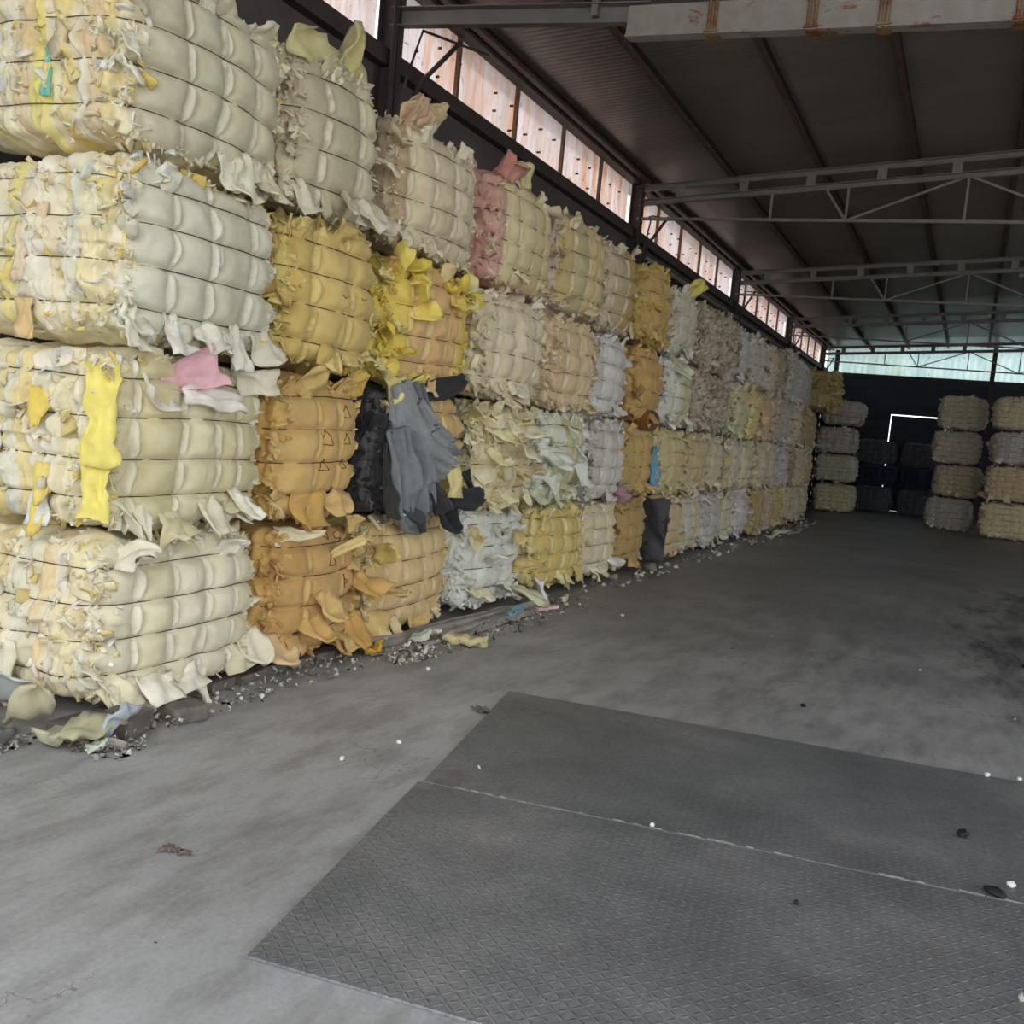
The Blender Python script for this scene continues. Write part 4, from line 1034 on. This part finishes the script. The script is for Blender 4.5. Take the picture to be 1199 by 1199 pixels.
m = MB(); m.box(WX, 12, YF - .12, YF - .02, 4.42, 4.54); struct(m.build('trim_3', M_DARKSTEEL))
for x in (-4.55, .3, 5.2):
    m = MB(); m.box(x - .07, x + .07, YF - .22, YF - .1, 0, roofz(x) - .1)
    tag(m.build('end_column', M_DARKSTEEL), {-4.55: 'dark column in the far left corner', .3: 'dark column on the end wall behind the lone stack', 5.2: 'dark column on the end wall past the right edge'}[x], 'column')
# right side wall deeper in the hall
m = MB(); m.box(12.0, 12.12, 15.0, YF, 0, 5.0); struct(m.build('wall_right', M_WALL))

# ------------------------------------------------------------------ steel deck plates
ang = math.atan2(.36, 2.75) - .004
def deck(name, label, quad, o):
    """quad: floor corners; local axes turned with the deck"""
    c, s_ = math.cos(ang), math.sin(ang)
    pts = [((x - o[0]) * c + (y_ - o[1]) * s_, -(x - o[0]) * s_ + (y_ - o[1]) * c) for x, y_ in quad]
    V = [(x, y_, .0) for x, y_ in pts] + [(x, y_, .010) for x, y_ in pts] ; F = [(3, 2, 1, 0), (4, 5, 6, 7)]
    for k in range(4): F.append((k, (k + 1) % 4, 4 + (k + 1) % 4, 4 + k))
    ob = mesh_obj(name, np.array(V), F, M_TREAD, smooth=False)
    ob.location = (o[0], o[1], .001); ob.rotation_euler = (0, 0, ang)
    bv = ob.modifiers.new('bevel', 'BEVEL'); bv.width = .002; bv.segments = 2
    return tag(ob, label, 'steel plate')
deck('steel_deck_plate', 'nearer grey tread-patterned steel plate flush on the concrete', [(-1.67, 2.142), (2.1, 2.60), (1.9, 4.185), (-1.975, 3.608)], (-1.67, 2.15))
deck('steel_deck_plate', 'farther grey tread-patterned steel plate behind the seam', [(-1.960, 3.623), (1.9, 4.198), (1.6, 5.725), (-2.30, 5.22)], (-1.79, 3.69))
M_DUST = plain('pale_dust', (176, 172, 164), .95, 0, .2, 20)
m = MB(); rg2 = np.random.default_rng(9)
for k in range(70):
    f = rg2.uniform(0, 1); x = -1.84 + f * 3.6; yy = 3.6205 + .1494 * (x + 1.96) + .012
    l_ = rg2.uniform(.01, .06); m.box(x, x + l_, yy - .003, yy + .003, .0105, .0125)
tag(m.build('seam_dust', M_DUST), 'pale grit caught in the seam between the steel plates', 'grit', kind='stuff')

# ------------------------------------------------------------------ floor debris
def lump(name, x, y_, z, sx, sy, sz, col, label, cat, seed, group=None, mat=None, flat=False):
    r = np.random.default_rng(seed); n = 10
    P = []
    for i in range(n + 1):
        for k in range(2 * n):
            th = PI * i / n; ph = PI * k / n
            P.append((math.sin(th) * math.cos(ph), math.sin(th) * math.sin(ph), math.cos(th)))
    P = np.array(P); q = 1 + .35 * vnoise(P * 1.7 + seed, seed) + .15 * vnoise(P * 4 + seed, seed + 1)
    V = P * q[:, None] * np.array((sx, sy, sz)) / 2; V[:, 2] -= V[:, 2].min()
    a = r.uniform(0, 6); c, s_ = math.cos(a), math.sin(a)
    V = np.stack([V[:, 0] * c - V[:, 1] * s_, V[:, 0] * s_ + V[:, 1] * c, V[:, 2]], 1)
    F = [(i * 2 * n + k, (i + 1) * 2 * n + k, (i + 1) * 2 * n + (k + 1) % (2 * n), i * 2 * n + (k + 1) % (2 * n)) for i in range(n) for k in range(2 * n)]
    o = mesh_obj(name, V, np.array(F), mat or M_FOAM, None, np.tile(s2l(*col), (len(V), 1)))
    o.location = (x, y_, z)
    return tag(o, label, cat, group)
def scrap(x, y_, z, d, ln, w, cl, label, seed, curl=.5, sh='petal', th=.02, n=(0, 0, 1)):
    r = np.random.default_rng(seed)
    V, F = flap_geo(r, ln, w, curl, th, sh, r.uniform(-.3, .3), 10, 8, .014)
    d_, b_, n_ = frame(d, n); W = V[:, :1] * d_ + V[:, 1:2] * b_ + V[:, 2:] * n_
    W[:, 2] -= W[:, 2].min()
    o = mesh_obj('foam_scrap', W, np.array(F), M_FOAM, None, np.clip(np.tile(s2l(*cl), (len(W), 1)) * (1 + .05 * r.normal(size=(len(W), 1))), 0, 1))
    o.location = (x, y_, z)
    return tag(o, label, 'foam scrap')
scrap(-3.52, 2.98, .0, (1, .2, .25), .30, .22, (196, 192, 158), 'olive cream foam scrap on the floor by the near corner', 31, -.3, 'fan', .03)
scrap(-3.72, 3.05, .03, (.8, -.3, .5), .26, .22, (204, 198, 168), 'crumpled beige foam scrap leaning under the near bale', 32, .6)
scrap(-3.30, 3.10, .02, (.6, .2, .45), .2, .16, (196, 208, 220), 'pale blue foam scrap under the near corner', 33, .3, 'fan')
scrap(-3.76, 2.86, .0, (.6, -.6, .2), .22, .2, (146, 150, 144), 'grey foam scrap at the left edge of the floor', 34, .9)
scrap(-3.28, 3.02, .0, (.5, .2, .1), .09, .07, (214, 222, 206), 'small mint white foam scrap beside the gravel', 35, .4)
scrap(-3.95, 3.0, .05, (.9, -.3, .6), .3, .26, (214, 222, 220), 'bluish white foam scrap at the bottom of the torn end', 36, .2, 'fan')
scrap(-3.62, 2.78, .0, (.9, .4, .1), .16, .12, (108, 108, 104), 'dark grey foam scrap nearest the camera', 37, .8)
scrap(-3.20, 6.05, .0, (1, .15, .02), .30, .10, (222, 210, 164), 'flat cream foam slab lying on the floor', 41, .02, 'rect', .05)
scrap(-3.32, 6.0, .05, (1, .1, .1), .1, .06, (240, 236, 220), 'white foam chip on top of the cream slab', 42, .1, 'rect', .03)
scrap(-3.40, 5.35, .0, (.6, .6, .2), .14, .12, (224, 180, 70), 'orange yellow foam scrap between the amber and tan stacks', 43, .9)
scrap(-3.30, 5.75, .03, (.3, 1, .2), .2, .1, (206, 212, 200), 'mottled mint foam scrap under the tan bale', 44, .4)
scrap(-3.26, 7.75, .0, (.8, .3, .15), .22, .06, (226, 190, 196), 'pale pink foam strip on the floor', 45, .2, 'rect')
scrap(-3.24, 7.15, .03, (.5, .8, .1), .16, .1, (130, 170, 178), 'teal foam scrap in the debris', 46, .5)
scrap(-3.16, 18.0, .0, (.8, .5, .3), .4, .26, (226, 228, 222), 'white foam sheet lying at the foot of the far stacks', 47, .4, 'rect')
scrap(-3.1, 19.6, .0, (.8, .5, .1), .3, .2, (150, 148, 146), 'grey foam sheet lying beyond the white one', 48, .4, 'rect')
scrap(-2.35, 2.51, .0, (1, .1, .02), .12, .05, (120, 104, 98), 'flat brown stain on the concrete', 49, .02, 'tri', .004)  # thin sheet standing in for a flat floor stain
scrap(-2.3, 4.75, .0, (1, -.3, .02), .11, .06, (112, 106, 102), 'dark flat stain left of the steel plate', 50, .02, 'petal', .006)  # also a thin sheet in place of a flat stain
for k, (x, y_, s_, cl, lb) in enumerate(((-2.39, 3.64, .022, (240, 240, 236), 'white foam crumb, left of the two on the concrete'), (-2.31, 4.0, .022, (240, 240, 236), 'white foam crumb, right of the two on the concrete'),
        (.27, 5.53, .028, (238, 238, 236), 'white foam crumb on the back edge of the plate'), (.42, 5.58, .022, (238, 238, 236), 'white foam crumb on the plate edge at the right'),
        (.33, 4.10, .03, (242, 242, 240), 'white foam crumb beside the black rubber scrap'), (-.98, 3.775, .02, (230, 228, 222), 'white crumb on the seam between the plates'),
        (-2.9, 5.3, .03, (236, 232, 214), 'cream foam crumb before the amber stack'), (-2.6, 8.2, .03, (230, 230, 226), 'white foam crumb before the yellow bale'))):
    lump('foam_crumb', x, y_, .012 if x > -1.8 else 0, s_, s_, s_ * .8, cl, lb, 'foam crumb', 60 + k)
for k, (x, y_, sx, sy, sz, lb) in enumerate(((.16, 4.53, .07, .05, .03, 'round black rubber lump on the farther plate'), (.27, 3.985, .09, .045, .025, 'black rubber scrap at the seam near the right edge'),
        (-.36, 3.44, .022, .022, .015, 'tiny black speck on the nearer plate'), (-.76, 6.27, .045, .03, .02, 'black crumb on the concrete behind the plates'),
        (.6, 9.0, .05, .04, .03, 'black crumb far right on the dark floor'))):
    lump('rubber_lump', x, y_, .012 if y_ < 5.5 else 0, sx, sy, sz, (26, 26, 28), lb, 'rubber lump', 80 + k, mat=M_OUT)
# row of bricks the near bales stand on
k = 0
for yy in np.arange(3.18, 5.3, .235):
    r = np.random.default_rng(300 + k)
    mb = MB(); mb.box(-.055, .055, -.105, .105, 0, .052); ob = mb.build('brick', M_BRICK)
    bv = ob.modifiers.new('bevel', 'BEVEL'); bv.width = .006; bv.segments = 2
    ob.location = (FX - .06 + r.uniform(-.02, .03), yy, 0); ob.rotation_euler = (0, 0, r.uniform(-.12, .12))
    tag(ob, f'grey brick under the front edge of the bales, {ON[k]} from the near corner', 'brick', 'bricks under the bale stacks'); k += 1
for k, (x, yy) in enumerate(((-3.36, 3.30), (-3.33, 3.62))):
    mb = MB(); mb.box(-.09, .09, -.11, .11, 0, .10 - .02 * k); ob = mb.build('concrete_block', M_BRICK)
    bv = ob.modifiers.new('bevel', 'BEVEL'); bv.width = .012; bv.segments = 2
    ob.location = (x, yy, 0); ob.rotation_euler = (0, 0, .3 + k)
    tag(ob, ['dark grey concrete block at the near corner of the bales', 'dark grey concrete block wedged under the first bale'][k], 'concrete block')
# grey strip and grit along the foot of third and fourth stack
rgx = np.random.default_rng(77)
o = cloth(None, [(-3.42, 5.35, .04), (-3.36, 5.9, .05), (-3.32, 6.6, .045), (-3.30, 7.4, .04), (-3.26, 8.0, .03)], [.18, .26, .3, .24, .12], (112, 106, 102), 91, 'canvas_strip', .03, 9, .008, (.15, 0, 1))
o.data.materials[0] = M_BOARD
for v in o.data.vertices:
    v.co.z = max(v.co.z, .003)
tag(o, 'dirty grey canvas strip trodden along the foot of the tan bale', 'canvas')
def grit(x0, x1, y0_, y1_, k, size, cols, label, seed):
    r = np.random.default_rng(seed)
    P = np.stack([r.uniform(x0, x1, k), r.uniform(y0_, y1_, k), r.uniform(0, .02, k)], 1); n = np.tile((0, 0, 1.), (k, 1))
    o = chips(None, r, P, n, k, size, cols, name='foam_grit', out=0, spread=.02, loc=1)
    tag(o, label, 'foam grit', kind='stuff')
GC = [(206, 202, 190), (170, 164, 154), (226, 222, 208), (150, 142, 132), (120, 112, 104)]
grit(-3.45, -3.12, 3.0, 3.25, 260, .009, GC, 'fine foam grit heaped at the near corner', 1)
grit(-3.95, -3.5, 2.7, 3.0, 160, .010, GC, 'scattered foam grit left of the near corner', 2)
grit(-3.50, -3.22, 3.3, 5.2, 420, .009, GC, 'foam grit along the foot of the first two stacks', 3)
grit(-3.30, -3.05, 5.3, 5.75, 300, .012, GC + [(236, 232, 220)] * 2, 'pale foam grit heaped below the tan stack', 4)
grit(-3.35, -3.0, 5.8, 8.4, 420, .014, GC + [(60, 56, 52)], 'mixed foam litter below the fourth stack', 5)
grit(-3.45, -3.1, 8.4, 25, 500, .02, GC, 'foam litter along the foot of the farther stacks', 6)
grit(-3.0, 2.5, 1.2, 12, 130, .005, [(220, 218, 212), (70, 66, 64), (190, 186, 178)], 'tiny foam crumbs strewn over the floor', 7)

# ------------------------------------------------------------------ light
w = bpy.data.worlds.new('world'); SC.world = w; w.use_nodes = True
bg = w.node_tree.nodes['Background']; bg.inputs[0].default_value = (.95, .975, 1.0, 1); bg.inputs[1].default_value = 1.0
def portal(loc, rot, sx, sy):
    l = bpy.data.lights.new('daylight_opening', 'AREA'); l.shape = 'RECTANGLE'; l.size = sx; l.size_y = sy; l.cycles.is_portal = True
    o = bpy.data.objects.new('daylight_opening', l); COL.objects.link(o); o.location = loc; o.rotation_euler = rot
#portal((3.5, YR, 2.9), (PI / 2, 0, 0), 17.5, 5.4)       # open front behind the camera, facing in
#portal((12.0, 3.0, 2.6), (0, PI / 2, 0), 5.2, 12.0)     # open side on the right
sun = bpy.data.lights.new('sun', 'SUN'); sun.energy = .8; sun.angle = .02; sun.color = (1, .95, .88)
so = bpy.data.objects.new('sun', sun); COL.objects.link(so)
from mathutils import Vector
so.rotation_euler = Vector((.72, -.42, -.55)).to_track_quat('-Z', 'Y').to_euler()
SC.view_settings.view_transform = 'Standard'; SC.view_settings.look = 'None'; SC.view_settings.gamma = 1
SC.view_settings.use_curve_mapping = False
SC.view_settings.exposure = 1.38
SC.cycles.max_bounces = 8; SC.cycles.diffuse_bounces = 5
